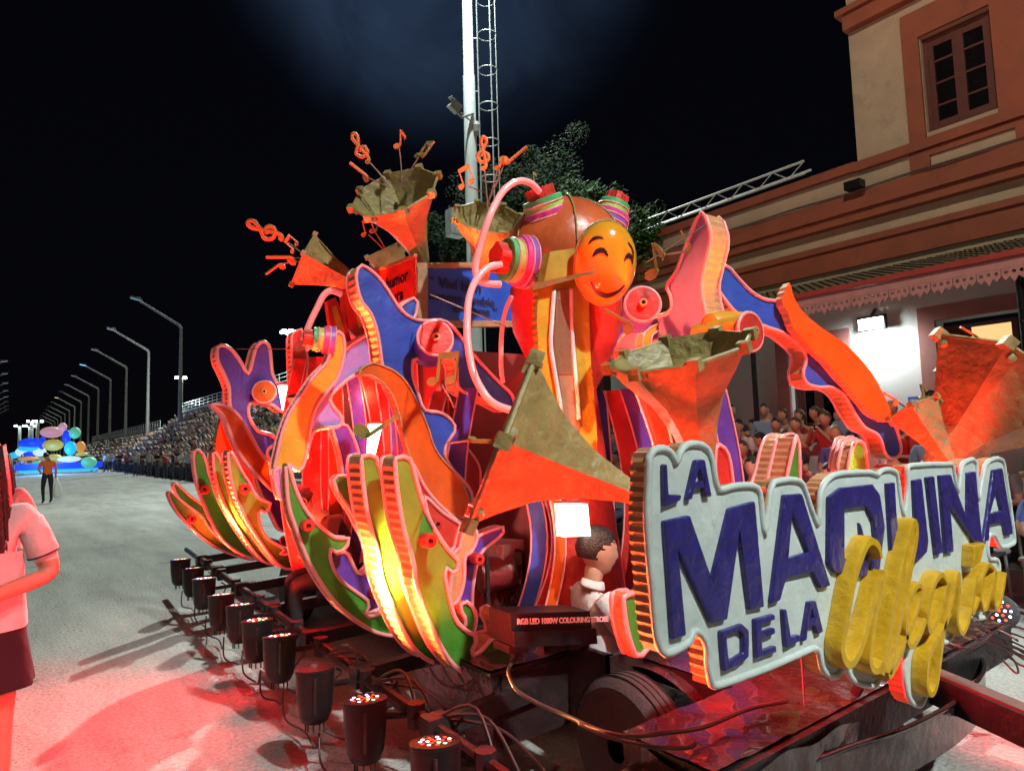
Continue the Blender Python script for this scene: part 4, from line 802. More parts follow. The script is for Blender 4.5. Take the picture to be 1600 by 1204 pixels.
# ---- stage light cans
def can_parts():
    P = []; mb = MB(); mb.lathe((0, 0, 0), (0, 0, 1), [(-.30, .045), (-.285, .075), (-.24, .098), (-.12, .112), (0, .116), (.004, .120), (.02, .120), (.022, .104)], 22); P.append(('housing', mb.mesh('auto'), PLASTIC, None))
    mb = MB(); mb.lathe((0, 0, .012), (0, 0, 1), [(0, .102), (.003, .102)], 22); P.append(('lens_plate', mb.mesh(), mat('lens_plate', (.06, .02, .02), .2, .1, 10, emit=(1, .06, .02), es=.35), None))
    cols = [(LEDR, []), (LEDW, []), (LEDG, []), (LEDB, [])]; k = 0
    for r, n in ((0, 1), (.034, 6), (.068, 11), (.09, 0)):
        for i in range(n): a = 2*math.pi*i/max(1, n); q = (.7*(k*7 % 5)) ; cols[0 if k % 4 in (0, 2) else (1 if k % 4 == 1 else (2 if k % 8 == 3 else 3))][1].append((r*math.cos(a), r*math.sin(a), .018)); k += 1
    for nm, (m, ps) in zip(('red_diodes', 'white_diodes', 'green_diodes', 'blue_diodes'), cols):
        mb = MB()
        for p in ps: mb.lathe(p, (0, 0, 1), [(0, .0105), (.005, .009), (.007, .003)], 8)
        P.append((nm, mb.mesh(), m, None))
    mb = MB(); mb.tube([(0, -.128, -.02), (0, -.135, -.12), (0, -.10, -.22), (0, 0, -.25), (0, .10, -.22), (0, .135, -.12), (0, .128, -.02)], .010, 6); P.append(('yoke', mb.mesh(), BLACKM, None))
    for i in range(7): mb = None
    mb = MB()
    for i in range(9): a = 2*math.pi*i/9; mb.box((.055*math.cos(a), .055*math.sin(a), -.31), (.010, .010, .05))
    P.append(('cooling_fins', mb.mesh(), BLACKM, None))
    for a, me, m, _ in P: me.materials.append(m)
    return P
CANP = can_parts()
def can(p, aim, lab, lit=True, power=None, cone=62, sc=1.0, group='stage light cans along the pipe', beam=None):
    t = thing('stage_light', p, lab, 'stage light', group); t.rotation_euler = (V(aim)-V(p)).to_track_quat('Z', 'Y').to_euler(); t.scale = (sc*.80,)*3
    for nm, me, m, _ in CANP:
        if not lit and 'diodes' in nm and nm != 'red_diodes': continue
        if not lit and nm == 'red_diodes': continue
        o = bpy.data.objects.new(nm, me); COL.objects.link(o); o.parent = t
        if 'diodes' in nm or nm == 'cooling_fins': o['kind'] = 'stuff'
    if lit:
        l_ = lamp('SPOT', 'beam', V((0, 0, 0)), power or CAN_P, (1, .030, .012), .07, cone=cone, blend=.7); l_.parent = t; l_.location = (0, 0, .05); a_ = (t.rotation_euler.to_matrix().inverted() @ (V(beam or aim)-V(p))); l_.rotation_euler = a_.to_track_quat('-Z', 'Y').to_euler()
    return t
cans = [(282, 876), (302, 890), (319, 906), (346, 932), (375, 948), (402, 972), (437, 997), (492, 1048), (570, 1097), (680, 1165)]
desc = ['farthest of the row at the left end', 'second from the far end', 'third from the far end', 'fourth from the far end', 'in the middle of the row with dim top', 'just beyond the one with bright white diodes', 'with bright white and green diodes on top', 'unlit with a blank dark top', 'nearest fully visible one with glittering diodes', 'lowest one cut by the bottom picture edge']
cabs = []
for i, (x, y) in enumerate(cans):
    p = onZ(x, y, .50); sc = 1.0; lit = i != 7
    hd_ = V((p.x, p.y, 0)).normalized()*(.17+.06*math.sin(i*2.3)); can(p, (p.x+hd_.x, p.y+hd_.y, 1.9), 'black stage light can, '+desc[i], lit, power=CAN_P, cone=95, beam=(p.x+.85, p.y+.1+(.25 if i > 6 else 0), 1.9))
    bt = (p.y-BA.y)/(BB.y-BA.y); q = BA.lerp(BB, max(0, min(1, bt-.02))); mb = MB(); mb.tube([p+V((.10, 0, -.08)), q], .016, 7); mb.tube([q+V((0, 0, -.05)), q+V((0, 0, .05))], .04, 8); tag(mb.build('mounting_arm', BLACKM), f'black mounting arm of the stage light '+desc[i].replace(' with a blank dark top', '').replace(' with glittering diodes', '').replace(' with bright white and green diodes on top', ' with white diodes'), 'bracket')
    cabs.append(p)
pz = BA+(BB-BA)*.03+V((-.12, 0, .05)); can(pz, (pz.x+.15, pz.y, 1.9), 'black stage light can at the near end of the pipe, below the picture edge', True, power=CAN_P*.7, cone=100, beam=(pz.x+.6, pz.y+.25, 1.9))  # extra can added below the frame to redden the big horn
for i, (p, q) in enumerate(zip(cabs, cabs[1:])):
    rnd2 = random.Random(i); pts = [p+V((.02, .0, -.30)), p+V((.0, -.1, -.42)), p.lerp(q, .5)+V((.05, 0, -.46+.05*rnd2.random())), q+V((.03, .08, -.40)), q+V((.02, 0, -.30))]; m_ = MB(); m_.tube(cr(pts, 6, False), .006, 5); pts2 = [p+V((.04, .0, -.29)), p+V((.15, -.1, -.33)), p.lerp(q, .6)+V((.22, 0, -.14)), q.lerp(p, .2)+V((.16, 0, -.06))]
    m_.tube(cr(pts2, 6, False), .006, 5)
    if i > 5:
        for z in range(3): m_.tube(cr([q+V((.15, .25, -.02)), q+V((.22+.05*z, .05, .06-.05*z)), q+V((.2+.08*z, -.2, -.2+.03*z)), q+V((.25, -.4, -.08*z))], 6, False), .007, 5)
    tag(m_.build('power_cable', CABLE, smooth=True), f'dark power cables looping between stage lights, {nth[i]} stretch from the far end', 'cable')
bo = onX(1492, 950, 3.92); can(onp(1560, 955, V((0, 1.62, 0)), V((0, 1, 0))), (3.3, .7, 1.55), 'stage light with glittering multicolour diodes at the far right corner of the trailer', True, power=26, cone=110, sc=1.15, group=None)
for i, y in enumerate((2.4, 3.3, 4.4, 5.6)): can((4.5, y, .5), (3.75, y, 2.0), f'stage light can on the hidden right side of the float, {nth[i]} from the sign', True, power=CAN_P*.6, cone=58, group='stage light cans on the far side')
mb = MB(); mb.tube([(4.42, TY0+.1, .45), (4.42, 6.4, .45)], .03, 8); tag(mb.build('light_pipe', BLACKM), 'black pipe carrying stage lights along the hidden right side of the trailer', 'pipe')
for y in (1.9, 3.0, 4.0, 5.0, 6.0): mb = MB(); mb.bar((TX1, y, .45), (4.42, y, .45), .05); mb.build('outrigger_beam', BLACKM, tl)
# extra narrow spots added near the cans to burn out the nearest edges
HOT = [(8, onY(605, 900, 2.98), 1500, (1, .36, .10), 34), (9, onY(640, 940, 2.86), 110, (1, .25, .07), 30), (6, onY(625, 960, 2.95), 900, (1, .36, .10), 30), (5, onY(480, 790, 3.6), 420, (1, .34, .10), 34), (6, onY(520, 840, 3.6), 260, (1, .40, .12), 30), (4, onY(455, 720, 4.35), 1500, (1, .42, .12), 26), (3, onY(530, 600, 4.35), 800, (1, .30, .08), 24),
       (1, onY(368, 800, 5.45), 420, (1, .36, .10), 34), (2, onY(352, 770, 5.5), 500, (1, .36, .10), 34), (3, onY(395, 720, 5.9), 600, (1, .26, .07), 26), (2, onY(500, 420, 4.6), 1500, (1, .34, .08), 16), (0, onY(320, 800, 7.1), 160, (1, .30, .09), 50), (5, onY(620, 230, 4.6), 2200, (1, .22, .05), 12), (9, onY(900, 770, 2.3), 520, (1, .28, .08), 30), (9, onY(1090, 640, 2.3), 420, (1, .16, .05), 26)]
for k_, (ci, tg, pw_, cl_, cn_) in enumerate(HOT):
    p = cabs[ci]; lamp('SPOT', 'hot_beam', p+(tg-p).normalized()*.12+V((0, 0, .06)), pw_, cl_, .05, to=tg, cone=cn_, blend=.9)
lamp('SPOT', 'hot_beam', pz+V((-.05, -.05, .15)), 240, (1, .10, .03), .05, to=(1.15, 1.12, 1.35), cone=80, blend=.8)
lamp('SPOT', 'hot_beam', (3.7, 1.45, .75), 300, (1, .03, .012), .05, to=(4.2, 1.8, 2.0), cone=60, blend=.9)  # added spot without a fixture, reddens the large right horn
for tg, pw_ in (((2.95, 2.2, 2.3), 900), ((3.3, 1.95, 1.95), 300)): lamp('SPOT', 'hot_beam', (4.45, 1.75 if pw_ < 500 else 1.45, .65), pw_, (1, .34, .09), .05, to=tg, cone=22, blend=.9)  # added spots without fixtures, brighten the plume and right props
# unseen red wash floods added among the props to redden ground and spectators
def wash(p, aim, lab, power, cone=140, col=(1, .022, .030)):
    t = thing('wash_light', p, lab, 'stage light'); d = (V(aim)-V(p)).normalized(); q = d.to_track_quat('-Z', 'Y').to_matrix(); mb = MB(); mb.box(V(p), (.20, .12, .05), q); mb.build('housing', PLASTIC, t); mb = MB(); mb.box(V(p)+d*.028, (.18, .10, .004), q); mb.build('lamp_face', LEDR, t)
    l_ = lamp('SPOT', 'wash_beam', V(p)+d*.04, power, col, .4, to=aim, cone=cone, blend=.9, parent=t); return t
wash(tuple(atd(812, 735, 2.62)), (-1.6, 2.0, 0), 'small red wash light hidden behind the mouth of the huge horn', 1350, 110)
wash((1.75, 5.0, 1.95), (-1.4, 4.2, 0), 'small red wash light behind the yellow satin band facing the street', 1100, 120)
wash((4.1, 3.0, 1.9), (8.0, 4.2, .6), 'small red wash light under the wing facing the seated spectators', 420, 62)
wash((3.9, 1.5, .44), (4.8, .2, 0), 'small red wash light under the deck at the right rear corner', 130)
wash((2.3, 1.95, 1.02), (2.9, 1.1, .5), 'small red wash light low behind the sign', 260)
# ---- curved leaf fins along the left side
Y = lambda v: plane('Y', v)
finA = F_([(272, 262), (330, 250), (365, 275), (400, 400), (440, 540), (500, 680), (600, 835), (665, 905), (640, 985), (590, 945), (575, 980)])+H_([(1195, 80), (1210, 150), (1250, 280), (1330, 350), (1380, 385), (1335, 490), (1400, 470), (1475, 385), (1530, 385), (1535, 330), (1500, 260), (1515, 215), (1560, 225), (1600, 300), (1590, 400), (1540, 520), (1440, 620), (1330, 615), (1230, 550), (1150, 430), (1070, 250), (1000, 50)])+F_([(380, 900), (320, 700), (283, 480), (268, 330)])
cutout('leaf_fin', 'tall green leaf fin with hooked foot, nearest of the left side fins', 'float fin', finA, Y(2.74), .13, GREEN, smooth=3, group='leaf fins on the left side')
cutout('leaf_fin', 'tall leaf fin standing directly behind the nearest one with glowing yellow edge', 'float fin', finA, Y(2.74), .15, GREEN, smooth=3, group='leaf fins on the left side', shift=V((-.05, .25, .01)))
finB = G_([(785, -40), (805, -55), (835, 60), (870, 150), (925, 250), (1010, 335), (1100, 400), (1180, 400), (1160, 460), (1105, 492), (1060, 465), (1062, 520), (1085, 600), (1130, 665), (1200, 720), (1290, 785), (1308, 820), (1272, 880), (1325, 888), (1430, 852), (1500, 850), (1530, 960), (1500, 1000), (1430, 1008), (1330, 980), (1220, 910), (1110, 820), (1010, 690), (920, 530), (860, 370), (805, 210), (790, 60)])
cutout('leaf_fin', 'green leaf fin with golden hooked tip, second from the sign', 'float fin', finB, Y(3.55), .07, GREEN, smooth=3, group='leaf fins on the left side')
pB = G_([(1060, 430), (1110, 500), (1165, 480), (1200, 560), (1245, 632), (1300, 590), (1345, 520), (1400, 480), (1480, 620), (1500, 870), (1440, 900), (1300, 900), (1180, 760), (1080, 640)])
cutout('purple_cradle', 'purple v-notched board behind the green fin below the boy in black', 'float board', pB, Y(3.66), .05, PURP, smooth=2)
finC = G_([(1085, 40), (1120, 8), (1180, 20), (1260, 90), (1320, 180), (1345, 300), (1350, 500), (1300, 440), (1240, 330), (1190, 230), (1120, 130)])
cutout('leaf_fin', 'olive leaf fin tip beside the boy in black, left of the tallest fin', 'float fin', finC, Y(3.95), .05, GREEN, smooth=3, group='leaf fins on the left side')
finC2 = G_([(1185, -50), (1260, -60), (1330, 20), (1390, 170), (1420, 420), (1380, 380), (1310, 220), (1230, 80)])
cutout('leaf_fin', 'slim olive fin tip tucked between the boy in black and the tallest fin', 'float fin', finC2, Y(3.80), .04, GREEN, smooth=3, group='leaf fins on the left side')
finD = G_([(425, -130), (450, -130), (520, 0), (560, 60), (610, 150), (690, 185), (655, 240), (615, 222), (628, 330), (680, 410), (780, 468), (748, 505), (880, 492), (882, 560), (830, 592), (750, 575), (640, 440), (540, 280), (470, 130), (435, 0)])
cutout('leaf_fin', 'leaf fin with bright yellow edge under the eared purple creature, right one', 'float fin', finD, Y(5.35), .15, GREEN, smooth=3, group='leaf fins on the left side')
cutout('leaf_fin', 'leaf fin with bright yellow edge under the eared purple creature, left one', 'float fin', finD, Y(5.35), .15, GREEN, smooth=3, group='leaf fins on the left side', shift=V((-.03, .34, .0)))
finE = [(302, 712), (310, 702), (320, 715), (327, 745), (340, 768), (362, 800), (368, 790), (395, 815), (400, 850), (412, 872), (400, 873), (372, 862), (345, 838), (325, 800), (308, 755)]
cutout('leaf_fin', 'slender olive leaf fin with pointed tip left of the yellow edged pair', 'float fin', finE, Y(6.1), .06, GREEN, smooth=3, group='leaf fins on the left side')
finF = [(263, 771), (268, 768), (288, 786), (315, 806), (325, 822), (350, 848), (380, 866), (408, 873), (390, 874), (350, 861), (320, 842), (288, 812), (272, 792)]
cutout('leaf_fin', 'lowest leaf fin sweeping out at the far left of the float', 'float fin', finF, Y(7.1), .10, GREEN, smooth=3, group='leaf fins on the left side')
cutout('leaf_fin', 'second low leaf fin just behind the lowest one at the far left', 'float fin', finF, Y(7.1), .08, GREEN, smooth=3, group='leaf fins on the left side', shift=V((.12, .45, .06)))
# small fins seen over the sign and at its left foot
cutout('leaf_fin', 'short green fin with pink rims beside the left foot of the sign', 'float fin', [(973, 932), (978, 926), (990, 928), (1003, 927), (1006, 975), (1016, 1000), (1002, 1022), (992, 1024), (980, 990), (973, 950)], Y(1.75), .05, GREEN, smooth=3)
cutout('leaf_fin', 'orange ribbed fin rising behind the first letters of the sign', 'float fin', [(1117, 700), (1126, 697), (1136, 708), (1142, 740), (1143, 775), (1118, 775)], Y(1.9), .12, RED, smooth=3)
for q, (sh, lb) in enumerate(((0, 'nearer of the red and yellow pair behind the letter A'), (.22, 'farther of the red and yellow pair behind the letter A'))):
    cutout('leaf_fin', 'tall fin with green face, '+lb, 'float fin', [(1190, 800), (1205, 740), (1214, 700), (1225, 680), (1243, 680), (1248, 700), (1249, 760), (1249, 800)] if q else [(1218, 800), (1228, 745), (1238, 700), (1243, 681), (1247, 700), (1249, 760), (1249, 800)], Y(1.95+sh), .10, GREEN, smooth=3)
for q in range(3): cutout('leaf_fin', ['round topped green fin behind the letter U of the sign', 'second round topped fin behind the letter U of the sign', 'third round topped fin touching the wing tip'][q], 'float fin', [(1324, 740), (1330, 700), (1338, 689), (1348, 692), (1352, 710), (1353, 745)], Y(1.9), .05, GREEN, smooth=3, shift=V((.075*q, .06*q, .012*q)))
# ---- creatures and big sculpted boards
def drum(name, lab, c, ax, r, ln, m_side, m_face, dots=True, cat='float knob', ring=None):
    ax = V(ax).normalized(); t = thing(name, V(c), lab, cat); mb = MB(); mb.lathe(V(c)-ax*ln, ax, [(0, r*.98), (ln-.01, r), (ln, r*.97)], 30); mb.build('drum_side', m_side, t, 'auto')
    mb = MB(); mb.lathe(V(c), ax, [(0, r*.95), (.012, r*.92), (.014, r*.2)], 30); mb.build('drum_face', m_face, t, 'auto')
    u = ax.orthogonal().normalized(); w = ax.cross(u); mb = MB(); mb.tube([V(c)+(u*math.cos(a)+w*math.sin(a))*r for a in [i*math.pi/14 for i in range(28)]], .010, 6, True); mb.build('foam_rim', RIM, t, True)
    if dots:
        q = V(c)+ax*.016; mb = MB(); mb.lathe(q, ax, [(0, r*.24), (.02, r*.22), (.02, r*.12), (.004, r*.11)], 18); mb.build('hub_ring', STRIP, t, 'auto'); mb = MB(); mb.lathe(q, ax, [(0, r*.10), (.006, r*.09)], 12); mb.build('hub_hole', EYED, t)
    return t
s1 = D_([(62, 58), (110, 85), (170, 140), (235, 232), (290, 320), (345, 372), (400, 398), (450, 405), (560, 400), (630, 445), (690, 520), (745, 600), (800, 665), (865, 735), (930, 800), (1000, 870), (1010, 950), (960, 962), (890, 925), (800, 885), (740, 870), (690, 845), (655, 800), (655, 700), (630, 645), (590, 635), (400, 640), (378, 665), (378, 750), (410, 850), (448, 960), (520, 972), (580, 990), (630, 1040), (645, 1085), (605, 1150), (575, 1215)])+F_([(590, 270), (630, 335), (685, 395), (735, 455), (752, 520), (745, 600), (728, 668), (660, 560), (560, 440), (470, 330), (400, 200)])+D_([(330, 1000), (290, 880), (240, 780), (190, 690), (172, 560), (150, 450), (112, 350), (62, 290), (32, 200), (25, 100)])
cutout('horned_creature', 'blue horned sea creature board with long jaw at the left of the blue banner', 'float figure', s1, Y(3.55), .12, BLUE, smooth=3)
band = D_([(40, 742), (60, 700), (130, 668), (195, 688), (270, 722), (340, 790), (400, 900), (450, 1010), (485, 1100)])+F_([(500, 160), (545, 245), (620, 330), (680, 410), (722, 490), (737, 560), (718, 632), (640, 620), (540, 540), (450, 440), (400, 350), (360, 250), (330, 150), (308, 50)])+D_([(285, 960), (245, 860), (190, 790), (110, 745)])
cutout('orange_band', 'wide orange ribbon arching down over the blue horned creature', 'float ribbon', band, Y(3.45), .05, ORANGE, smooth=3, rim=STRIP, rim_r=.006, rimback=False)
band2 = F_([(385, 305), (430, 400), (480, 480), (560, 570), (640, 640), (720, 690), (700, 730), (600, 680), (500, 610), (440, 560), (410, 470), (375, 330)])
cutout('lower_jaw_rim', 'thick pink rimmed red edge beneath the orange ribbon', 'float ribbon', band2, Y(3.40), .10, RED, smooth=3)
drum('round_eye', 'large round red eye drum on the blue horned creature', onY(680, 528, 3.36), (-.35, -1, .18), .105, .26, PURP, RED)
cutout('small_horn', 'small blue ear poking out beside the banner corner', 'float board', D_([(300, 318), (340, 285), (385, 262), (408, 290), (400, 350), (385, 395), (345, 375)]), Y(3.7), .05, BLUE, smooth=3)
# red inner swoosh shapes under the jaw
cutout('red_swoosh', 'red swooping board under the long blue jaw, upper', 'float board', D_([(560, 800), (640, 850), (740, 880), (850, 930), (960, 970), (930, 1090), (900, 1190), (800, 1100), (760, 1000), (740, 930), (820, 1150)])+F_([(800, 150), (780, 330), (770, 440), (700, 300), (600, 120), (560, 0)]), Y(3.95), .05, RED, smooth=3, rim_r=.008)
cutout('red_swoosh', 'dark red curled board beneath the blue jaw, lower', 'float board', F_([(590, 190), (640, 130), (700, 180), (790, 300), (800, 420), (790, 560), (750, 500), (700, 400), (620, 300)]), Y(3.75), .05, RED, smooth=3, rim_r=.008)
# eared purple creature at the far left
s2 = C_([(358, 252), (400, 238), (455, 275), (505, 345), (550, 415), (575, 340), (600, 250), (640, 213), (680, 240), (692, 330), (702, 420), (740, 490), (765, 560), (778, 650), (742, 640), (690, 602), (600, 592), (556, 606), (550, 650), (562, 700), (602, 765), (650, 785), (700, 797), (728, 840), (682, 880), (667, 915), (690, 965), (720, 1010), (600, 970), (480, 770), (435, 610), (430, 500), (395, 410), (358, 330)])
cutout('eared_creature', 'purple eared creature board with open mouth at the far left of the float', 'float figure', s2, Y(6.3), .16, PURP, smooth=3, rim_r=.018)
drum('round_eye', 'small round orange eye of the purple eared creature', onY(413, 612, 6.2), (-.4, -1, .1), .10, .10, PURP, ORANGE)
cutout('orange_tongue', 'curved orange satin tongue in front of the eared creature', 'float ribbon', C_([(318, 610), (350, 605), (425, 622), (500, 690), (560, 790), (622, 900), (690, 980), (718, 1005), (722, 1150), (620, 1062), (520, 950), (455, 830), (405, 700), (365, 645)]), Y(5.9), .07, ORANGE, smooth=3, rim_r=.016)
cutout('orange_cheek', 'dark orange rounded board bulging behind the satin tongue', 'float board', C_([(400, 680), (362, 770), (346, 900), (360, 1010), (420, 1110), (560, 1180), (640, 1100), (600, 900), (490, 770)]), Y(6.5), .10, ORANGE, smooth=3, rim=False)
cutout('jaw_board', 'purple lower board beneath the eared creature above the fins', 'float board', C_([(600, 900), (700, 985), (790, 1040), (860, 1200), (850, 1330), (760, 1400), (700, 1300), (640, 1180), (600, 1060)]), Y(5.95), .06, PURP, smooth=3)
cutout('ear_spike', 'ribbed orange spike standing right of the white floodlight', 'float board', C_([(822, 190), (850, 150), (878, 135), (895, 170), (925, 330), (945, 440), (930, 520), (840, 520), (828, 400)]), Y(5.3), .10, RED, smooth=3)
# central yellow and pink creature
s3b = C_([(1145, 268), (1340, 160), (1372, 330), (1262, 400), (1180, 442), (1112, 505), (1060, 562), (1082, 622), (1132, 682), (1128, 742), (1050, 752), (965, 770), (930, 860), (905, 955), (860, 800), (900, 600), (1040, 420)])
cutout('pink_creature', 'lilac creature board with rounded snout behind the yellow satin band', 'float figure', s3b, Y(4.5), .10, LILAC, smooth=3, rim_r=.014)
s3 = C_([(1088, 165), (1140, 168), (1152, 280), (1112, 430), (1062, 502), (992, 592), (952, 682), (932, 800), (907, 950), (872, 1022), (800, 978), (745, 1037), (712, 1030), (735, 900), (762, 785), (808, 662), (880, 550), (958, 432), (1050, 330)])
cutout('yellow_band', 'glowing yellow satin band curving down like a flame at centre left', 'float ribbon', s3, Y(4.35), .07, YELLO, smooth=3, rim_r=.012)
cutout('pink_spike', 'small pink and purple pointed board hanging under the yellow band', 'float board', G_([(715, -20), (790, -40), (800, 60), (790, 130), (770, 165), (745, 150), (725, 80)]), Y(4.3), .05, LILAC, smooth=3)
cutout('inner_arch', 'tall purple arch board behind the pink snout', 'float board', C_([(1060, 700), (1110, 740), (1170, 740), (1240, 900), (1255, 1060), (1240, 1200), (1180, 1300), (1150, 1100), (1120, 900)]), Y(4.7), .06, PURP, smooth=3)
# red framed pieces at left of the banner
mb = None
fb = thing('red_box_frame', onY(566, 520, 4.6), 'red framed box with glowing yellow panel left of the blue horn', 'float board')
slab('frame', [(536, 442), (556, 436), (566, 440), (588, 515), (560, 530), (545, 515)], Y(4.6), -.1, 0, RED, fb); slab('glowing_panel', [(547, 446), (555, 446), (584, 508), (560, 512)], Y(4.6), .001, .02, YELLO, fb)
slab('post', [(511, 470), (524, 464), (540, 500), (550, 535), (520, 530)], Y(4.6), -.06, .0, RED, fb); slab('post', [(518, 480), (524, 478), (538, 520), (528, 522)], Y(4.6), .001, .015, YELLO, fb)
# ---- plume, wing and eyes at the right
PX = plane('X', 2.85)
plume = [(1097, 332), (1106, 345), (1111, 372), (1103, 410), (1096, 440), (1099, 470), (1104, 495), (1088, 520), (1074, 532), (1058, 562), (1000, 585), (962, 572), (972, 525), (1008, 500), (1046, 488), (1050, 465), (1042, 447), (1056, 428), (1067, 400), (1076, 375), (1087, 348)]
cutout('plume_board', 'lilac plume board with tall pointed tip and glowing yellow edge', 'float figure', plume, PX, .14, LILAC, smooth=3)
wing = M_([(50, 100), (120, 120), (165, 172), (232, 240), (300, 280), (410, 302), (432, 400), (482, 480), (562, 570), (652, 680), (732, 760), (802, 850), (872, 880), (938, 888), (975, 980), (980, 1050), (940, 1075), (902, 1050), (888, 1000), (860, 950), (800, 920), (750, 850), (700, 760), (642, 720), (575, 720), (512, 700), (490, 650), (508, 590), (498, 540), (442, 482), (382, 442), (320, 422), (220, 380), (140, 330), (60, 222), (38, 180)])
WP = (V((3.3, 2.25, 0)), V((-.22, -1, 0)).normalized())
cutout('wing_board', 'blue wing board drooping to the right over the sign with pink rim', 'float figure', wing, WP, .10, BLUE, smooth=3)
cutout('orange_band', 'orange satin band laid along the drooping blue wing', 'float ribbon', M_([(390, 292), (402, 242), (430, 197), (450, 268), (502, 350), (600, 430), (702, 500), (802, 600), (880, 720), (942, 868), (900, 888), (800, 812), (700, 692), (620, 602), (520, 512), (450, 432), (420, 352)]), (WP[0]+WP[1]*.06, WP[1]), .05, ORANGE, smooth=3, rim=False)
drum('round_eye', 'round red eye drum between the smiling ball and the plume', atd(1004, 475, 3.25), (-.62, -.75, .1), .085, .24, PURP, RED)
drum('round_eye', 'bright yellow sided red eye drum above the upright horn', atd(1172, 518, 3.05), (-.05, -.95, -.0), .088, .28, YELLO, RED)
mb = MB(); a, b = atd(1100, 512, 3.2), atd(1165, 515, 3.3); mb.lathe(a, b-a, [(0, .03), (.03, .07), (.12, .088), ((b-a).length, .088)], 22); tag(mb.build('lit_body', YELLO, smooth='auto'), 'rounded yellow body glowing behind the eye drum above the horn', 'float board')
for q, (pts, nm) in enumerate((([(1028, 505), (1042, 488), (1044, 498), (1030, 515), (1016, 526), (1018, 545), (1004, 548), (1006, 520)], 'curled yellow stripe under the eye by the plume'), ([(1045, 512), (1060, 504), (1064, 530), (1048, 537), (1040, 535)], 'short pale stripe under the eye by the plume'))): cutout('curl_stripe', nm, 'float board', pts, Y(2.42), .04, YELLO, smooth=3, rim_r=.006)
cutout('purple_neck', 'purple neck board behind the upright horn below the eye', 'float board', E_([(400, 600), (560, 560), (700, 640), (720, 780), (640, 860), (470, 830), (420, 720)]), Y(2.95), .05, PURP, smooth=3, rim_r=.007)
# ---- central machine: body, smiling ball, knobs
mc = atd(882, 400, 4.05); cr0 = .36
t = thing('machine_ball', (mc.x, mc.y, mc.z-cr0), 'large red and olive ball body of the machine behind the smiling face', 'float figure')
mb = MB(); mb.ball(mc, (cr0, cr0, cr0*.98), 32); mb.build('shell', mat('ball_shell_paint', (.62, .11, .03), .35, .3, 3, .3, 12, coat=.4), t, True)
for a in (0, 60, 120): ax = Matrix.Rotation(R(a), 3, 'Z') @ V((1, 0, 0)); mb = MB(); mb.tube([mc+(ax*math.cos(q)+V((0, 0, 1))*math.sin(q))*(cr0+.002) for q in [i*math.pi/20 for i in range(40)]], .006, 5, True); mb.build('seam', GOLD, t, True)
body = thing('red_pillar', (mc.x, mc.y, DZ), 'tapering red body under the big ball with white hot lantern light', 'float figure')
mb = MB(); mb.lathe((mc.x, mc.y, mc.z-.2), (0, 0, -1), [(0, .34), (.25, .33), (.55, .20), (.62, .16), (mc.z-.2-DZ, .30)], 28); mb.build('shell', RED, body, 'auto')
for i in range(3):
    p = atd(851+i*12, 555+i*8, 3.9)
fcn = atd(946, 411, 3.48); fd = (EYE-fcn).normalized(); fu = V((0, 0, 1)); fu = (fu-fd*fu.dot(fd)).normalized(); fr = fu.cross(fd); fu = (fu+fr*.10).normalized(); fr = fu.cross(fd)
fd = (fd*.93+fr*.30).normalized(); fr = fu.cross(fd).normalized(); fu = fd.cross(fr)
SMX, SMY, SMZ = .165, .217, .13
face = thing('smiling_ball', fcn-V((0, 0, SMY)), 'glossy orange ball face with closed happy eyes and a wide smile', 'float figure')
vs = []; fs = []; n, k = 36, 20
for i in range(k+1):
    for j in range(n): a = math.pi*i/k; b = 2*math.pi*j/n; vs.append(fcn+fr*SMX*math.sin(a)*math.cos(b)+fd*SMZ*math.sin(a)*math.sin(b)+fu*SMY*math.cos(a))
for i in range(k):
    for j in range(n): fs.append((i*n+j, (i+1)*n+j, (i+1)*n+(j+1) % n, i*n+(j+1) % n))
mb = MB(); mb.add(vs, fs); mb.build('head', mat('ball_gloss_yellow', (.85, .33, .02), .16, .18, 3, .12, 8, coat=.8), face, True)
def onball(u, v): x = u*SMX; y = v*SMY; z = SMZ*math.sqrt(max(.02, 1-u*u-v*v)); return fcn+fr*x+fu*y+fd*(z+.003)
BLK = mat('black_face_paint', (.03, .008, .008), .4, .1, 5, 0)
def stroke(pts, ws, name):
    P_ = cr([V((a, b)) for a, b in pts], 6, False); vs = []; n_ = len(P_)
    for i, q in enumerate(P_):
        d = (P_[min(i+1, n_-1)]-P_[max(i-1, 0)]).normalized(); s_ = V((-d.y, d.x)); w = ws*math.sin(math.pi*(.08+.84*i/(n_-1)))
        for e in (1, -1): vs.append(onball(*(q+s_*w*e)))
    mb = MB(); mb.add(vs, [(2*i, 2*i+1, 2*i+3, 2*i+2) for i in range(n_-1)]); mb.build(name, BLK, face)
stroke([(-.62, .14), (-.50, .26), (-.32, .28), (-.18, .16)], .060, 'eye'); stroke([(.36, .06), (.46, .18), (.62, .16), (.70, .0)], .060, 'eye')
stroke([(-.72, .42), (-.60, .54), (-.44, .58), (-.30, .56)], .035, 'eyebrow'); stroke([(.50, .50), (.62, .40), (.70, .28), (.73, .12)], .03, 'eyebrow')
stroke([(-.62, -.44), (-.40, -.66), (-.08, -.76), (.24, -.68), (.48, -.50)], .060, 'mouth')
mb = MB(); mb.tube([fcn+fr*math.cos(a)*SMX*1.01+fu*math.sin(a)*SMY*1.01-fd*.01 for a in [i*math.pi/24 for i in range(48)]], .006, 6, True); mb.build('seam', GOLD, face, True)
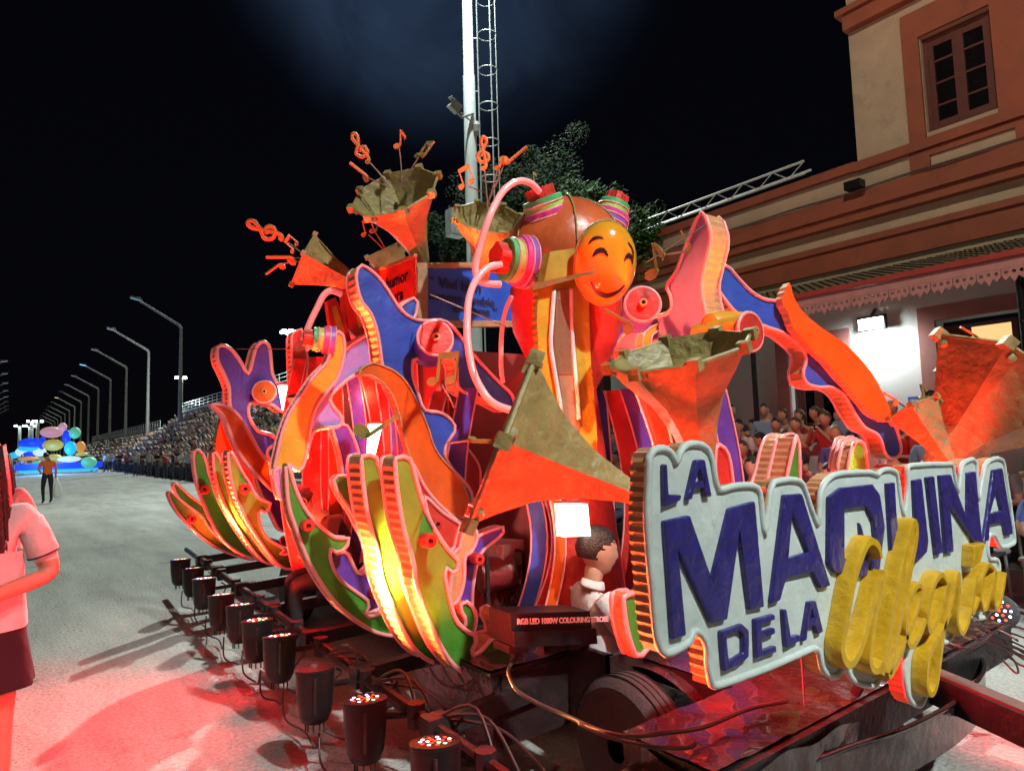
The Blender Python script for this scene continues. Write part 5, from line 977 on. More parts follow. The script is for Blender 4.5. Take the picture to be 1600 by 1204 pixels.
def knob(c, ax, r, lab, k=1):
    ax = V(ax).normalized(); t = thing('knob', c, lab, 'float knob')
    cols = [(mat('violet_band', (.26, .10, .50), .4), 1.22), (mat('magenta_band', (.75, .06, .30), .4), 1.20), (mat('lime_band', (.42, .60, .12), .4), 1.02), (mat('green_band', (.08, .45, .15), .4), 1.0)]
    d = 0
    for m, f in cols: mb = MB(); mb.lathe(c+ax*d, ax, [(0, r*f), (.003, r*f*1.03), (.032*k, r*f*1.03), (.035*k, r*f)], 30); mb.build('ring', m, t, 'auto'); mb = MB(); u = ax.orthogonal().normalized(); w = ax.cross(u); mb.tube([c+ax*d+(u*math.cos(a)+w*math.sin(a))*r*f*1.05 for a in [i*math.pi/14 for i in range(28)]], .0055, 5, True); mb.build('foam_rim', RIM, t, True); d += .036*k
    n = 30; prof = []; vs = []
    for dd in (0, .06*k):
        for j in range(n): a = 2*math.pi*j/n; rr = r*.72*(1+.07*(1 if (j//3) % 2 else -1)); u = ax.orthogonal().normalized(); w = ax.cross(u); vs.append(c+ax*(d+dd)+(u*math.cos(a)+w*math.sin(a))*rr)
    mb = MB(); mb.add(vs, [(j, (j+1) % n, n+(j+1) % n, n+j) for j in range(n)]+[tuple(n+j for j in range(n))]); mb.build('fluted_cap', RED, t)
    return t
cR, cU, cB = CM @ V((1, 0, 0)), CM @ V((0, 1, 0)), CM @ V((0, 0, 1))   # directions used only to read slants off the photograph
def cdir(x, y, z): return (cR*x+cU*y+cB*z).normalized()
knob(atd(824, 410, 3.75), cdir(-1, .05, .55), .115, 'rainbow ringed red knob on the left side of the machine ball'); knob(atd(858, 347, 3.9), cdir(-.35, 1, .28), .115, 'rainbow ringed red knob on top of the machine ball with a hose')
knob(atd(950, 350, 4.3), cdir(.35, 1, -.1), .10, 'green and violet ringed knob behind the smiling ball'); knob(atd(522, 533, 4.6), cdir(-1, .1, .4), .08, 'small ringed knob above the lilac creature at left')
def hose(pts, ds, r, m, lab, name='hose', cat='hose'):
    P_ = [atd(x, y, d) for (x, y), d in zip(pts, ds)]; mb = MB(); mb.tube(cr(P_, 8, False), r, 10); return tag(mb.build(name, m, smooth=True), lab, cat)
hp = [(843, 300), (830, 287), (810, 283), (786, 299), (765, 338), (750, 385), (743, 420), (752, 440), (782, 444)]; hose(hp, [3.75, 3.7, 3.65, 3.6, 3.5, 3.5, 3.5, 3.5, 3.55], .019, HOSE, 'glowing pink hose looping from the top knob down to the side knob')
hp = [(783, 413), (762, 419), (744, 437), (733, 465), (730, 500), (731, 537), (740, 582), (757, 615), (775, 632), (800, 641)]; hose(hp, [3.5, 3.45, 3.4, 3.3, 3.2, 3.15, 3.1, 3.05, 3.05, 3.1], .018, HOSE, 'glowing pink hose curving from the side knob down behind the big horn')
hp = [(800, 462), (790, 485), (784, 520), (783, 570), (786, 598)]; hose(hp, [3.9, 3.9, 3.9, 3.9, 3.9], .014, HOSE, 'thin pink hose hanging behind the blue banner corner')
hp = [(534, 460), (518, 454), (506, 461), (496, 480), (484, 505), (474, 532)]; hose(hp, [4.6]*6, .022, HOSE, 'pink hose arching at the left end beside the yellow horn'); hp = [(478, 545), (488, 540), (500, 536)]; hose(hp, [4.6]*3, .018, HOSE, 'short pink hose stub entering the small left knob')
# yellow column
ycol = D_([(1165, 170), (1175, 110), (1240, 20), (1450, 0), (1465, 110), (1482, 300), (1492, 650), (1512, 860), (1530, 1110), (1540, 1300), (1260, 1300), (1220, 1100), (1185, 900), (1165, 570), (1155, 400)])
yc = cutout('yellow_column', 'tall yellow cardboard column with brown ribbed strip in front of the machine ball', 'float column', ycol, Y(2.62), .04, YPAINT, strip=YPAINT, smooth=0, rim=False)
slab('column_cap', [(846, 398), (913, 389), (917, 434), (868, 442), (836, 448)], Y(2.62), .012, .07, mat('olive_yellow_card', (.36, .28, .035), .5, .2, 8, .5, 18), yc)
slab('ribbed_strip', D_([(1268, 208), (1358, 205), (1368, 500), (1385, 740), (1405, 860), (1415, 1100), (1330, 1100), (1283, 755), (1262, 540)]), Y(2.62), .001, .012, CARD, yc); 
for pts in (D_([(1262, 215), (1250, 400), (1242, 550), (1262, 700), (1280, 800), (1330, 1100)]), D_([(1368, 205), (1372, 400), (1380, 550), (1396, 740), (1408, 860), (1416, 1020)])): P_ = [onY(x, y, 2.60) for x, y in pts]; mb = MB(); mb.tube(cr(P_, 6, False), .012, 8); mb.build('white_tube', mat('white_tube', (.75, .76, .78), .35), yc, True)
for i in range(44): 
    y = 215+i*12; xl = 1270-(8 if y > 400 else 0)+max(0, y-700)*.45; xr = 1358+max(0, y-300)*.05; 
    if y < 740: mb = MB(); mb.bar(onY(*D_([(xl, y)])[0], 2.603), onY(*D_([(xr, y)])[0], 2.603), .005, .006); mb.build('rib', CARD, yc)
uc = thing('upper_neck', atd(882, 380, 3.3), 'short brown strip between two white bars above the yellow column', 'float column')
slab('strip', B_([(690, 725), (775, 715), (770, 880), (685, 880)]), Y(2.78), -.05, 0, CARD, uc)
for pts in (B_([(705, 715), (690, 880)]), B_([(795, 715), (775, 860)])): mb = MB(); mb.tube([onY(x, y, 2.77) for x, y in pts], .012, 8); mb.build('white_tube', MATS['white_tube'], uc, True)
mb = MB(); a, b = atd(834, 453, 2.95), atd(930, 426, 2.85); mb.add([a, b, b+V((0, 0, .012)), a+V((0, 0, .03)), a+V((0, .03, 0)), b+V((0, .02, 0)), b+V((0, .02, .012)), a+V((0, .03, .03))], [(0, 1, 2, 3), (4, 7, 6, 5), (3, 2, 6, 7), (0, 4, 5, 1), (0, 3, 7, 4), (1, 5, 6, 2)]); tag(mb.build('pointer_board', GOLD), 'thin gold wedge crossing the yellow column like a clock hand', 'float board')
# glowing lanterns inside the machine
def lantern(pts, v, lab, power, t_=.05):
    L_ = thing('lantern', onY(*pts[0], v), lab, 'lantern'); slab('glowing_box', pts, Y(v), -t_, 0, WARMW, L_); c = sum((onY(x, y, v) for x, y in pts), V())/len(pts)
    slab('base_cap', [(pts[0][0]-1, pts[0][1]-4), (pts[1][0]+1, pts[1][1]-4), (pts[1][0]+1, pts[1][1]-1), (pts[0][0]-1, pts[0][1]-1)], Y(v), -t_-.01, .01, RED, L_)
    lamp('POINT', 'lantern_light', c+V((0, -.12, 0)), power*.35, (1, .42, .20), .06, parent=L_); return L_
lantern([(877, 787), (918, 787), (923, 837), (880, 838)], 2.55, 'white hot rectangular lantern hanging under the big horn', 8)
lantern([(921, 490), (942, 490), (950, 545), (926, 560)], 3.1, 'white hot lantern column right of the yellow column', 7); lantern([(944, 503), (957, 503), (957, 545), (946, 545)], 3.15, 'narrow white lantern just right of the larger one', 3)
lantern([(826, 500), (837, 500), (837, 543), (829, 543)], 3.1, 'narrow white lantern left of the yellow column', 4); lantern([(580, 662), (598, 662), (586, 712), (578, 712)], 4.0, 'white glowing panel behind the spoon note at left', 5)
lantern([(437, 602), (467, 602), (462, 640), (444, 640)], 5.9, 'glowing cream panel right of the eared creature', 6); lantern([(548, 612), (562, 612), (561, 626), (549, 624)], 4.75, 'small glowing lamp deep inside behind the pink snout', 5)
# ---- curved staves of the barrel behind
stc = [RED, ORANGE, RED, BLUE, RED, PURP]
def stave(px, d, w, m, top, bot, bulge, lab):
    t = thing('barrel_stave', atd(px, 700, d), lab, 'barrel stave', 'curved staves of the machine barrel'); pts = []; b0 = atd(px, 700, d); xdir = V((.8, -.6, 0)); K = 12; vs = []
    for i in range(K+1):
        s = i/K; z = bot+(top-bot)*s; o = bulge*math.sin(math.pi*s)
        c = V((b0.x, b0.y, z))+xdir*o; 
        for q, r in ((-w, 0), (w, 0), (w, .03), (-w, .03)): vs.append(c+xdir*q+V((.6, .8, 0))*r)
    mb = MB(); mb.add(vs, [(4*i+a, 4*i+(a+1) % 4, 4*i+4+(a+1) % 4, 4*i+4+a) for i in range(K) for a in range(4)]+[(0, 1, 2, 3), (4*K, 4*K+3, 4*K+2, 4*K+1)]); mb.build('strip', m, t)
    for q in (-w, w): mb = MB(); mb.tube([vs[4*i+(0 if q < 0 else 1)] for i in range(K+1)], .006, 6); mb.build('foam_rim', RIM, t, True)
zt = 1.95; j = 0
for px, d, w, m, bl in ((470, 5.2, .05, RED, -.12), (497, 5.1, .07, RED, -.05), (520, 5.05, .06, ORANGE, .03), (545, 5.0, .05, PURP, .1), (566, 5.0, .05, RED, .14), (590, 4.9, .05, RED, .1), (612, 4.9, .05, PURP, .05), (640, 4.8, .06, RED, .02), (690, 4.4, .05, RED, -.12), (735, 4.2, .06, PURP, -.10), (805, 3.75, .045, BLUE, .12), (823, 3.7, .035, RED, .16), (842, 3.65, .03, ORANGE, .10), (862, 3.8, .05, RED, .0), (900, 3.9, .06, RED, .0), (935, 4.1, .06, BLUE, .02), (962, 4.1, .06, RED, .1), (985, 4.0, .05, PURP, .12), (1005, 3.35, .05, RED, .14), (1040, 3.3, .05, BLUE, .12), (1080, 3.3, .05, RED, .1), (1120, 3.4, .05, PURP, .08)):
    stave(px, d, w, m, (2.3 if px < 660 else zt) if px < 800 else (1.55 if px < 880 else 1.9), DZ, bl, f'curved {"red" if m is RED else "orange" if m is ORANGE else "blue" if m is BLUE else "purple"} stave of the barrel body, {"left" if px < 560 else "centre" if px < 900 else "right"} part, number {j+1} leftmost first'.replace(f'number {j+1} leftmost first', ['leftmost', 'behind the yellow band', 'beside the boy in black', 'under the snout', 'behind the spoon note', 'below the glowing panel', 'left of the orange ribbon', 'behind the orange ribbon', 'behind the lower jaw', 'left of the open frame', 'right of the engine gap', 'next right of the blue one', 'palest and thinnest one', 'left of the hanging lantern', 'under the hanging lantern', 'right of the hanging lantern', 'above the boy in white', 'right of the yellow column foot', 'left of the upright horn', 'behind the upright horn', 'right behind the upright horn', 'nearest the spectators'][j])); j += 1
cutout('purple_swoop', 'violet swooping board curving down left of the engine gap', 'float board', F_([(940, 690), (935, 740), (860, 800), (800, 860), (770, 960), (750, 1100), (740, 1230), (640, 1230), (660, 1100), (700, 1000), (700, 880), (720, 820), (800, 740)]), Y(3.2), .05, PURP, smooth=3)
cutout('rust_blade', 'rust brown curved blade board behind the nearest fin', 'float board', F_([(700, 700), (780, 720), (770, 790), (740, 850), (700, 880), (700, 1000), (680, 1100), (640, 1180), (605, 1150), (620, 1000), (630, 860), (670, 830)]), Y(3.0), .04, STRIP, smooth=3)
cutout('red_backing', 'dark red backing board between the nearest fin and the lower jaw', 'float board', F_([(450, 500), (560, 600), (700, 700), (680, 800), (640, 860), (560, 800), (500, 690)]), Y(3.3), .04, RED, smooth=3)
mb = MB(); mb.box((2.95, 5.2, 1.42), (1.1, 2.6, 1.66)); tag(mb.build('machine_core', mat('dark_red_core', (.26, .018, .014), .7, .3, 3, .6, 6)), 'dark red cloth covered core inside the barrel of the float', 'float core')  # core colour darkened to give deep shadow between the staves
# ---- blue banner and red banner
bn = thing('banner_box', onY(735, 500, 3.95), 'wooden framed blue banner with dark words behind the hoses', 'banner')
BP = Y(3.95); slab('blue_cloth', [(667, 419), (822, 419), (836, 500), (667, 502)], BP, -.01, 0, mat('banner_blue', (.02, .085, .52), .4, .15, 4, .3, 10), bn)
for nm, q in (('frame_top', [(650, 411), (830, 410), (830, 419), (650, 419)]), ('frame_bottom', [(650, 501), (838, 501), (840, 510), (650, 511)]), ('frame_post', [(651, 419), (667, 419), (667, 501), (651, 501)])): slab(nm, q, BP, -.04, .015, WOODF, bn)
INK = mat('dark_navy_print', (.012, .010, .05), .6)
o_, n_ = BP; A0, A1 = onY(672, 447, 3.94), onY(822, 447, 3.94)
for s_, (x, y), sz in (('“ Viví bien', (671, 447), .105), ('aunque cambie', (671, 467), .092), ('el drama ”', (708, 487), .092)): text(s_, onY(x, y, 3.938), (1, 0, 0), (0, 0, 1), sz, INK, bn, bold=.0015)
rb = thing('red_banner', onX(620, 490, onY(648, 500, 3.95).x), 'red lit banner side with the words humor and ura beside the wooden post', 'banner'); rx = onY(650, 500, 3.95).x; RP = plane('X', rx)
slab('red_cloth', [(574, 424), (600, 420), (622, 412), (649, 400), (650, 480), (640, 486), (600, 500), (580, 498)], RP, -.01, 0, RED, rb)
slab('cloth_top_rim', [(574, 420), (600, 416), (622, 408), (649, 396), (649, 401), (622, 413), (600, 421), (574, 425)], RP, -.015, .01, WOODF, rb)
for s_, (x, y), sz in (('humor', (603, 453), .125), ('ura', (613, 474), .125)): text(s_, onX(x, y, rx-.004), (0, -1, 0), (0, 0, 1), sz, INK, rb, bold=.002)
# ---- faceted horns
def horn(apx, mpx, dm, rpx, tilt, n, lab, da=None, roll=0, prof=None, r0=.16, inner=True, mats=None, squash=1, bolts=True):
    rad = rpx*dm/F; M0 = atd(*mpx, dm); sx, sy = (mpx[0]-apx[0]), -(mpx[1]-apx[1]); L2 = math.hypot(sx, sy)*dm/F; tt = R(tilt)
    fwd = (M0-EYE).normalized(); rr = fwd.cross(cU).normalized(); uu = rr.cross(fwd); ax = (rr*sx+uu*sy).normalized()*math.cos(tt)-fwd*math.sin(tt); ax.normalize(); Ln = L2/max(.3, math.cos(tt)); A0 = M0-ax*Ln
    u = ax.cross(fwd).normalized(); w = ax.cross(u); t = thing('trumpet_horn', A0, lab, 'trumpet horn'); prof = prof or [(0, r0), (.35, r0+.12), (.62, .42), (.82, .70), (1, 1)]
    ring = lambda s, r: [A0+ax*Ln*s+(u*math.cos(2*math.pi*(k+roll)/n)+w*math.sin(2*math.pi*(k+roll)/n)*squash)*rad*r for k in range(n)]
    RO = [ring(s, r) for s, r in prof]; RI = [ring(s, max(.01, r-.035)) for s, r in prof]
    for k in range(n):
        k2 = (k+1) % n; vs = []; fs = []
        for ro, ri in zip(RO, RI): vs += [ro[k], ro[k2], ri[k2], ri[k]]
        m = len(prof)
        for i in range(m-1):
            for e in range(4): fs.append((4*i+e, 4*i+(e+1) % 4, 4*i+4+(e+1) % 4, 4*i+4+e))
        fs += [(3, 2, 1, 0), (4*m-4, 4*m-3, 4*m-2, 4*m-1)]; mb = MB(); mb.add(vs, fs); mb.build('horn_panel', mats[k % len(mats)] if mats else GOLD, t)
        if bolts:
            q = RO[-1][k].lerp(RO[-2][k], .22); c = A0+ax*(q-A0).dot(ax); d = (RO[-1][k]+RO[-1][k2]-2*M0).normalized(); qq = (RO[-1][k]*.86+RO[-1][k2]*.14).lerp(RO[-2][k], .22); mb = MB(); mb.lathe(qq-d*.004, d, [(0, rad*.055), (rad*.05, rad*.05), (rad*.06, rad*.02)], 12); mb.build('bolt', GOLD, t, 'auto')
    mb = MB(); mb.tube(RO[-1], rad*.022+.003, 6, True); mb.build('mouth_edge', GOLD, t)
    for k in range(n): mb = MB(); c = RO[-1][k]; mb.box(c, (rad*.12+.01,)*3, ax.to_track_quat('Z', 'Y').to_matrix()); mb.build('corner_block', GOLD, t)
    return dict(t=t, M=M0, A=A0, ax=ax, u=u, w=w, rad=rad)
h1 = horn((664, 412), (617, 300), 4.4, 72, 24, 8, 'big upright gold horn with open mouth at top left, lit red below', prof=[(0, .16), (.3, .30), (.55, .46), (.8, .78), (1, 1)])
h2 = horn((556, 440), (474, 405), 4.7, 44, -4, 4, 'glowing yellow box horn pointing left above the creatures', roll=.12, prof=[(0, .25), (.5, .55), (1, 1)])
h3 = horn((632, 452), (603, 396), 6.0, 40, -14, 4, 'short brown box horn tucked behind the red banner', roll=.5, prof=[(0, .5), (1, 1)])
h4 = horn((752, 440), (764, 340), 4.3, 56, 24, 8, 'gold horn with open mouth between the mast and the machine ball', roll=.5, prof=[(0, .20), (.3, .30), (.6, .5), (.85, .9), (1, 1)])
h5 = horn((1040, 790), (784, 688), 2.35, 150, 1, 6, 'huge faceted gold horn pointing left across the centre of the float', roll=.5, prof=[(0, .10), (.25, .15), (.5, .30), (.72, .52), (.88, .78), (1, 1)])
h6 = horn((1098, 735), (1060, 549), 2.55, 112, 12, 8, 'tall upright horn with olive mouth standing behind the sign', roll=.2, prof=[(0, .17), (.35, .34), (.6, .52), (.85, .85), (1, 1)])
h7 = horn((1474, 735), (1572, 598), 3.9, 120, -24, 6, 'large gold and red horn fanning up at the right picture edge', roll=.25, prof=[(0, .09), (.4, .38), (.7, .70), (1, 1)])
h8 = horn((1476, 722), (1428, 640), 3.7, 42, -12, 6, 'small red and tan horn beside the large right horn', roll=.5, prof=[(0, .2), (.5, .55), (1, 1)])
# ---- music notes on wires
WIRE = mat('thin_wire', (.25, .12, .08), .5)
def note(kind, c, up, right, s, wire_to, lab, m=GOLD):
    t = thing('music_note', c, lab, 'music note'); up = V(up).normalized(); right = V(right); right = (right-up*right.dot(up)).normalized(); nn = right.cross(up); P = lambda x, y: V(c)+right*x*s+up*y*s
    def flat(pts, nm, th=.016):
        vs = [P(*q)+nn*th/2 for q in pts]+[P(*q)-nn*th/2 for q in pts]; k = len(pts); tr = tessellate_polygon([vs[:k]]); mb = MB(); mb.add(vs, [tuple(x) for x in tr]+[tuple(k+i for i in reversed(x)) for x in tr]+[(i, (i+1) % k, k+(i+1) % k, k+i) for i in range(k)]); mb.build(nm, m, t)
    ell = lambda cx, cy, a, b, ro: [(cx+a*math.cos(q)*math.cos(ro)-b*math.sin(q)*math.sin(ro), cy+a*math.cos(q)*math.sin(ro)+b*math.sin(q)*math.cos(ro)) for q in [i*math.pi/8 for i in range(16)]]
    if kind == 'quaver': flat(ell(-.12, -.35, .20, .14, .4), 'note_head'); flat([(.03, -.3), (.10, -.3), (.10, .5), (.03, .5)], 'note_stem'); flat([(.10, .5), (.10, .28), (.24, .12), (.26, -.05), (.36, .12), (.28, .30)], 'note_flag')
    elif kind == 'beam': flat(ell(-.32, -.38, .17, .13, .4), 'note_head'); flat(ell(.26, -.28, .17, .13, .4), 'note_head'); flat([(-.2, -.35), (-.13, -.35), (-.13, .3), (-.2, .3)], 'note_stem'); flat([(.37, -.25), (.44, -.25), (.44, .4), (.37, .4)], 'note_stem'); flat([(-.2, .3), (-.2, .5), (.44, .62), (.44, .40)], 'note_beam')
    elif kind == 'plain': flat(ell(-.10, -.36, .20, .15, .3), 'note_head'); flat([(.02, -.35), (.11, -.35), (.11, .55), (.02, .55)], 'note_stem')
    else:
        q = [(.0, -.55), (.08, -.45), (.0, .0), (-.10, .45), (0, .62), (.10, .45), (-.05, .15), (-.24, -.08), (-.12, -.30), (.14, -.26), (.16, -.04), (.0, .02), (-.06, -.1)]
        mb = MB(); mb.tube(cr([P(*w) for w in q], 5, False), .055*s+.003, 7); mb.build('clef_curl', m, t, True); flat(ell(-.02, -.55, .09, .08, 0), 'clef_foot')
    if wire_to is not None: a = P(0, -.45); b = V(wire_to); md = (a+b)/2+right*.02*s; mb = MB(); mb.tube(cr([a, md, b], 5, False), .005, 5); mb.build('wire', WIRE, t)
    return t
def N_(kind, px, d, spx, ang, wto, lab, m=GOLD, yaw=0, pw=None):
    c = atd(*px, d); a = R(ang); up = cdir(math.sin(a), math.cos(a), 0); rt = cdir(math.cos(a)*math.cos(R(yaw)), -math.sin(a)*math.cos(R(yaw)), math.sin(R(yaw)))
    return note(kind, c, up, rt, spx*d/F, atd(*wto, pw or d) if wto else None, lab, m)
REDN = mat('orange_note_paint', (.75, .20, .05), .5)  # red light on gold notes is put into this orange base
N_('clef', (564, 232), 4.4, 42, -28, (610, 292), 'gold clef on a wire over the big left horn', REDN); N_('quaver', (624, 218), 4.4, 30, 0, (628, 285), 'bright orange quaver glowing above the big left horn', REDN)
N_('beam', (662, 235), 4.4, 30, 35, (618, 300), 'dull beamed note leaning right over the big left horn', yaw=50); N_('plain', (562, 268), 4.4, 36, -52, (605, 292), 'orange note stick leaning left at the big left horn', REDN, 60)
N_('clef', (415, 360), 4.7, 50, -65, (475, 398), 'orange clef on a wire left of the yellow box horn', REDN); N_('beam', (455, 382), 4.7, 22, -50, (476, 400), 'small orange beamed note beside the yellow box horn', REDN); N_('plain', (440, 404), 4.7, 42, -90, (474, 404), 'level orange note stick pointing left of the yellow horn', REDN, 50); N_('plain', (430, 420), 4.7, 30, -125, (470, 408), 'dark orange note stick hanging lowest left of the yellow horn', REDN, 50)
N_('beam', (573, 356), 4.7, 24, -15, (598, 388), 'red and gold beamed note under the big left horn', REDN); N_('quaver', (588, 353), 4.7, 22, 10, (602, 388), 'gold quaver under the big left horn')
N_('clef', (756, 240), 4.3, 42, 0, (762, 330), 'red clef standing before the mast ladder', REDN); N_('quaver', (782, 255), 4.3, 24, 25, (762, 320), 'dull orange quaver between the clef and the bright note', REDN, 40); N_('plain', (803, 243), 4.3, 44, 50, (760, 322), 'bright orange note leaning right over the middle horn', REDN, 20); N_('beam', (726, 278), 4.3, 30, -20, (752, 300), 'red beamed note left of the mast ladder', REDN)
N_('quaver', (833, 278), 4.0, 18, -10, (840, 296), 'tiny gold curl note above the top knob')
N_('beam', (693, 578), 3.2, 52, 6, (712, 640), 'olive double note on the blue creature', mat('olive_note_paint', (.20, .22, .05), .6), 15); N_('plain', (590, 665), 3.3, 70, 56, None, 'olive spoon like note in front of the glowing panel', MATS['olive_note_paint'])
N_('plain', (752, 688), 2.6, 40, 92, (700, 692), 'gold note stick edge on near the horn mouth', MATS['olive_note_paint'], 78, 3.2); N_('quaver', (1021, 408), 3.0, 56, -8, None, 'green gold quaver hanging before the station roof', MATS['olive_note_paint'], 35); N_('plain', (1072, 378), 3.0, 36, -32, (1030, 400), 'brown note tangled near the plume tip', None or GOLD, 20)
N_('plain', (968, 500), 2.9, 50, -62, None, 'olive note lying before the purple neck', MATS['olive_note_paint'], 20); N_('quaver', (1440, 612), 3.65, 24, -15, (1440, 640), 'yellow quaver standing on the small right horn'); N_('plain', (1392, 622), 3.65, 26, -60, (1420, 640), 'red note stick left of the small right horn', REDN); N_('plain', (1515, 522), 3.8, 34, -60, (1540, 545), 'red note stick above the large right horn', REDN, 30)
# thin support wires
for (a, da, b, db, lb) in (((672, 460), 3.9, (790, 510), 2.9, 'thin taut wire across the blue banner'), ((1104, 350), 2.9, (1010, 410), 2.9, 'thin red wire from the plume tip to the note'), ((455, 545), 5.2, (370, 545), 6.2, 'thin wire strung behind the purple ears')): mb = MB(); mb.tube([atd(*a, da), atd(*b, db)], .0035, 5); tag(mb.build('guy_wire', WIRE), lb, 'wire')
# ---- strobe box, clutter in the engine gap, cables on the deck
sb0 = onY(862, 980, 2.35); STB = thing('strobe_light', (sb0.x, 2.4, DZ), 'long black strobe light box with pink lettering on the deck', 'stage light')
SP = Y(2.35); slab('housing', [(797, 958), (921, 954), (928, 1000), (800, 1008)], SP, -.16, 0, PLASTIC, STB); slab('front_lip', [(799, 985), (927, 980), (929, 1004), (800, 1009)], SP, .001, .02, PLASTIC, STB)
slab('foot', [(800, 1010), (830, 1010), (830, 1020), (800, 1022)], SP, -.14, -.02, BLACKM, STB); slab('foot', [(895, 1004), (925, 1003), (925, 1014), (895, 1016)], SP, -.14, -.02, BLACKM, STB)
pa, pb = onY(808, 975, 2.347), onY(914, 971.5, 2.347); text('RGB LED 1000W COLOURING STROBE', pa, pb-pa, (0, 0, 1), .034, mat('pink_print', (.9, .35, .35), .5, emit=(1, .25, .2), es=.35), STB, bold=.0012, space=.93)  # emission added so the printed letters glow
tmp = STB.children
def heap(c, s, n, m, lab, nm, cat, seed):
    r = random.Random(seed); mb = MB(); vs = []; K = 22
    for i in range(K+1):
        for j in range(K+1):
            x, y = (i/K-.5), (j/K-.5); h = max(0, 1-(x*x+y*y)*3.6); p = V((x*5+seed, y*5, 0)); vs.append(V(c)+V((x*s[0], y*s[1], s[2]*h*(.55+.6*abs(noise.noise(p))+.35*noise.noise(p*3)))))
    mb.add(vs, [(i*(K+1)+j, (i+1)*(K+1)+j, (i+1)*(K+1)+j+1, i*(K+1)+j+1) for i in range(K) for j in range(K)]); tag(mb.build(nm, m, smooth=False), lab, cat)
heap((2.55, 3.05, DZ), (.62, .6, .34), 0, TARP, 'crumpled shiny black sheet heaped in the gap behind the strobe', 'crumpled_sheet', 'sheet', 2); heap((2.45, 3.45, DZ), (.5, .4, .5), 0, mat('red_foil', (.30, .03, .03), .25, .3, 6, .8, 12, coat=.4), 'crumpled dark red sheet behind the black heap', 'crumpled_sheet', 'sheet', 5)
gm = thing('generator', (2.45, 3.3, .95), 'dark red generator drum with black frame inside the engine gap', 'generator'); c = atd(775, 895, 3.9); mb = MB(); mb.lathe(c, (.9, -.45, .1), [(-.12, .07), (-.10, .10), (.10, .10), (.12, .06)], 20); mb.build('tank', mat('dark_red_metal', (.25, .03, .03), .3, coat=.5), gm, 'auto')
for dx in (-.13, .13): mb = MB(); mb.tube([c+V((dx, -.1, -.35)), c+V((dx, -.1, .12)), c+V((dx, .2, .12))], .014, 6); mb.build('frame_bar', BLACKM, gm)
mb = MB(); mb.box(c+V((.08, .05, .10)), (.22, .18, .14), Matrix.Rotation(R(20), 3, 'Z')); mb.build('paper_cover', mat('pinkish_paper', (.6, .45, .45), .7, bump=.8), gm)
def cable(pts, r, m, lab): mb = MB(); mb.tube(cr([V(p) for p in pts], 7, False), r, 7); tag(mb.build('cable', m, smooth=True), lab, 'cable')
def zc(l, z): return [onZ(x, y, z if not isinstance(z, list) else z[i]) for i, (x, y) in enumerate(l)]
cable(zc([(835, 1002), (812, 1020), (795, 1045), (805, 1075), (840, 1098), (890, 1120), (940, 1142), (985, 1150), (1040, 1144), (1100, 1135), (1170, 1107), (1230, 1095)], [.66, .64, .64, .62, .60, .60, .66, .66, .66, .63, .63, .63]), .008, CABLER, 'thick cable sagging from the strobe across the front of the wheel'); cable(zc([(905, 1130), (950, 1150), (1010, 1165), (1070, 1168), (1086, 1160)], .63), .007, CABLER, 'second cable hanging lower across the wheel')
cable(zc([(1252, 1025), (1256, 1080), (1258, 1130), (1270, 1160)], [.70, .6, .5, .4]), .004, CABLE, 'thin black cord dropping from the sign over the rear beam'); cable(zc([(1470, 1000), (1510, 1012), (1540, 1000), (1560, 985), (1590, 1000)], .6), .006, CABLE, 'loose thin cord draped at the far right corner')
for i in range(6): r_ = random.Random(i+40); cable([(3.75+r_.uniform(-.1, .2), 1.30, .62), (3.85+.08*i, 1.2-.03*i, .5-.02*i), (4.0+.05*i, 1.25, .40+.03*i), (4.2, 1.5, .55)], .005, CABLE, f'tangled black cord at the right rear corner, {nth[i]} strand from the ring')
# ---- lettered sign
SGN = Y(1.10); sg = None
board = K_([(90, 140), (120, 105), (160, 108), (183, 135), (196, 172), (215, 110), (250, 86), (300, 90), (330, 120), (347, 190), (364, 270), (420, 258), (480, 252), (520, 260), (536, 300), (552, 455), (575, 270), (610, 235), (690, 233), (716, 275), (768, 420), (775, 290), (812, 225), (862, 204), (980, 200), (1006, 213), (1018, 198), (1045, 188), (1080, 198), (1092, 250), (1112, 380), (1130, 260), (1128, 190), (1150, 172), (1290, 167), (1312, 178), (1332, 285), (1346, 178), (1372, 154), (1405, 160), (1414, 312), (1440, 178), (1475, 147), (1510, 150), (1522, 200), (1558, 450), (1550, 490), (1503, 500), (1480, 452), (1453, 462), (1455, 548), (1490, 550), (1497, 600), (1482, 700), (1446, 780), (1400, 786), (1372, 776), (1340, 800), (1302, 870), (1270, 886), (1250, 852), (1236, 880), (1225, 1000), (1192, 1125), (1160, 1136), (1130, 1100), (1115, 1000), (1120, 905), (1085, 950), (1050, 932), (1012, 1040), (980, 1060), (920, 1045), (892, 1010), (872, 982), (842, 1020), (810, 1016), (782, 980), (766, 908), (700, 930), (560, 990), (362, 1060), (340, 1047), (325, 980), (320, 885), (266, 832), (254, 882), (168, 930), (140, 920), (120, 870), (100, 650), (80, 420), (84, 250)])
sg = cutout('lettered_sign', 'large white lettered sign reading La Maquina de la Alegría with orange ribbed sides', 'sign', board, SGN, .058, WHITEP, smooth=2, rim=False, step=.012)
mb = MB(); o_, n_ = SGN; P_ = resample(place(board, SGN, 2), .02); mb.tube([p+n_*.0 for p in P_], .010, 8, True); mb.build('rounded_edge', WHITEP, sg, True)
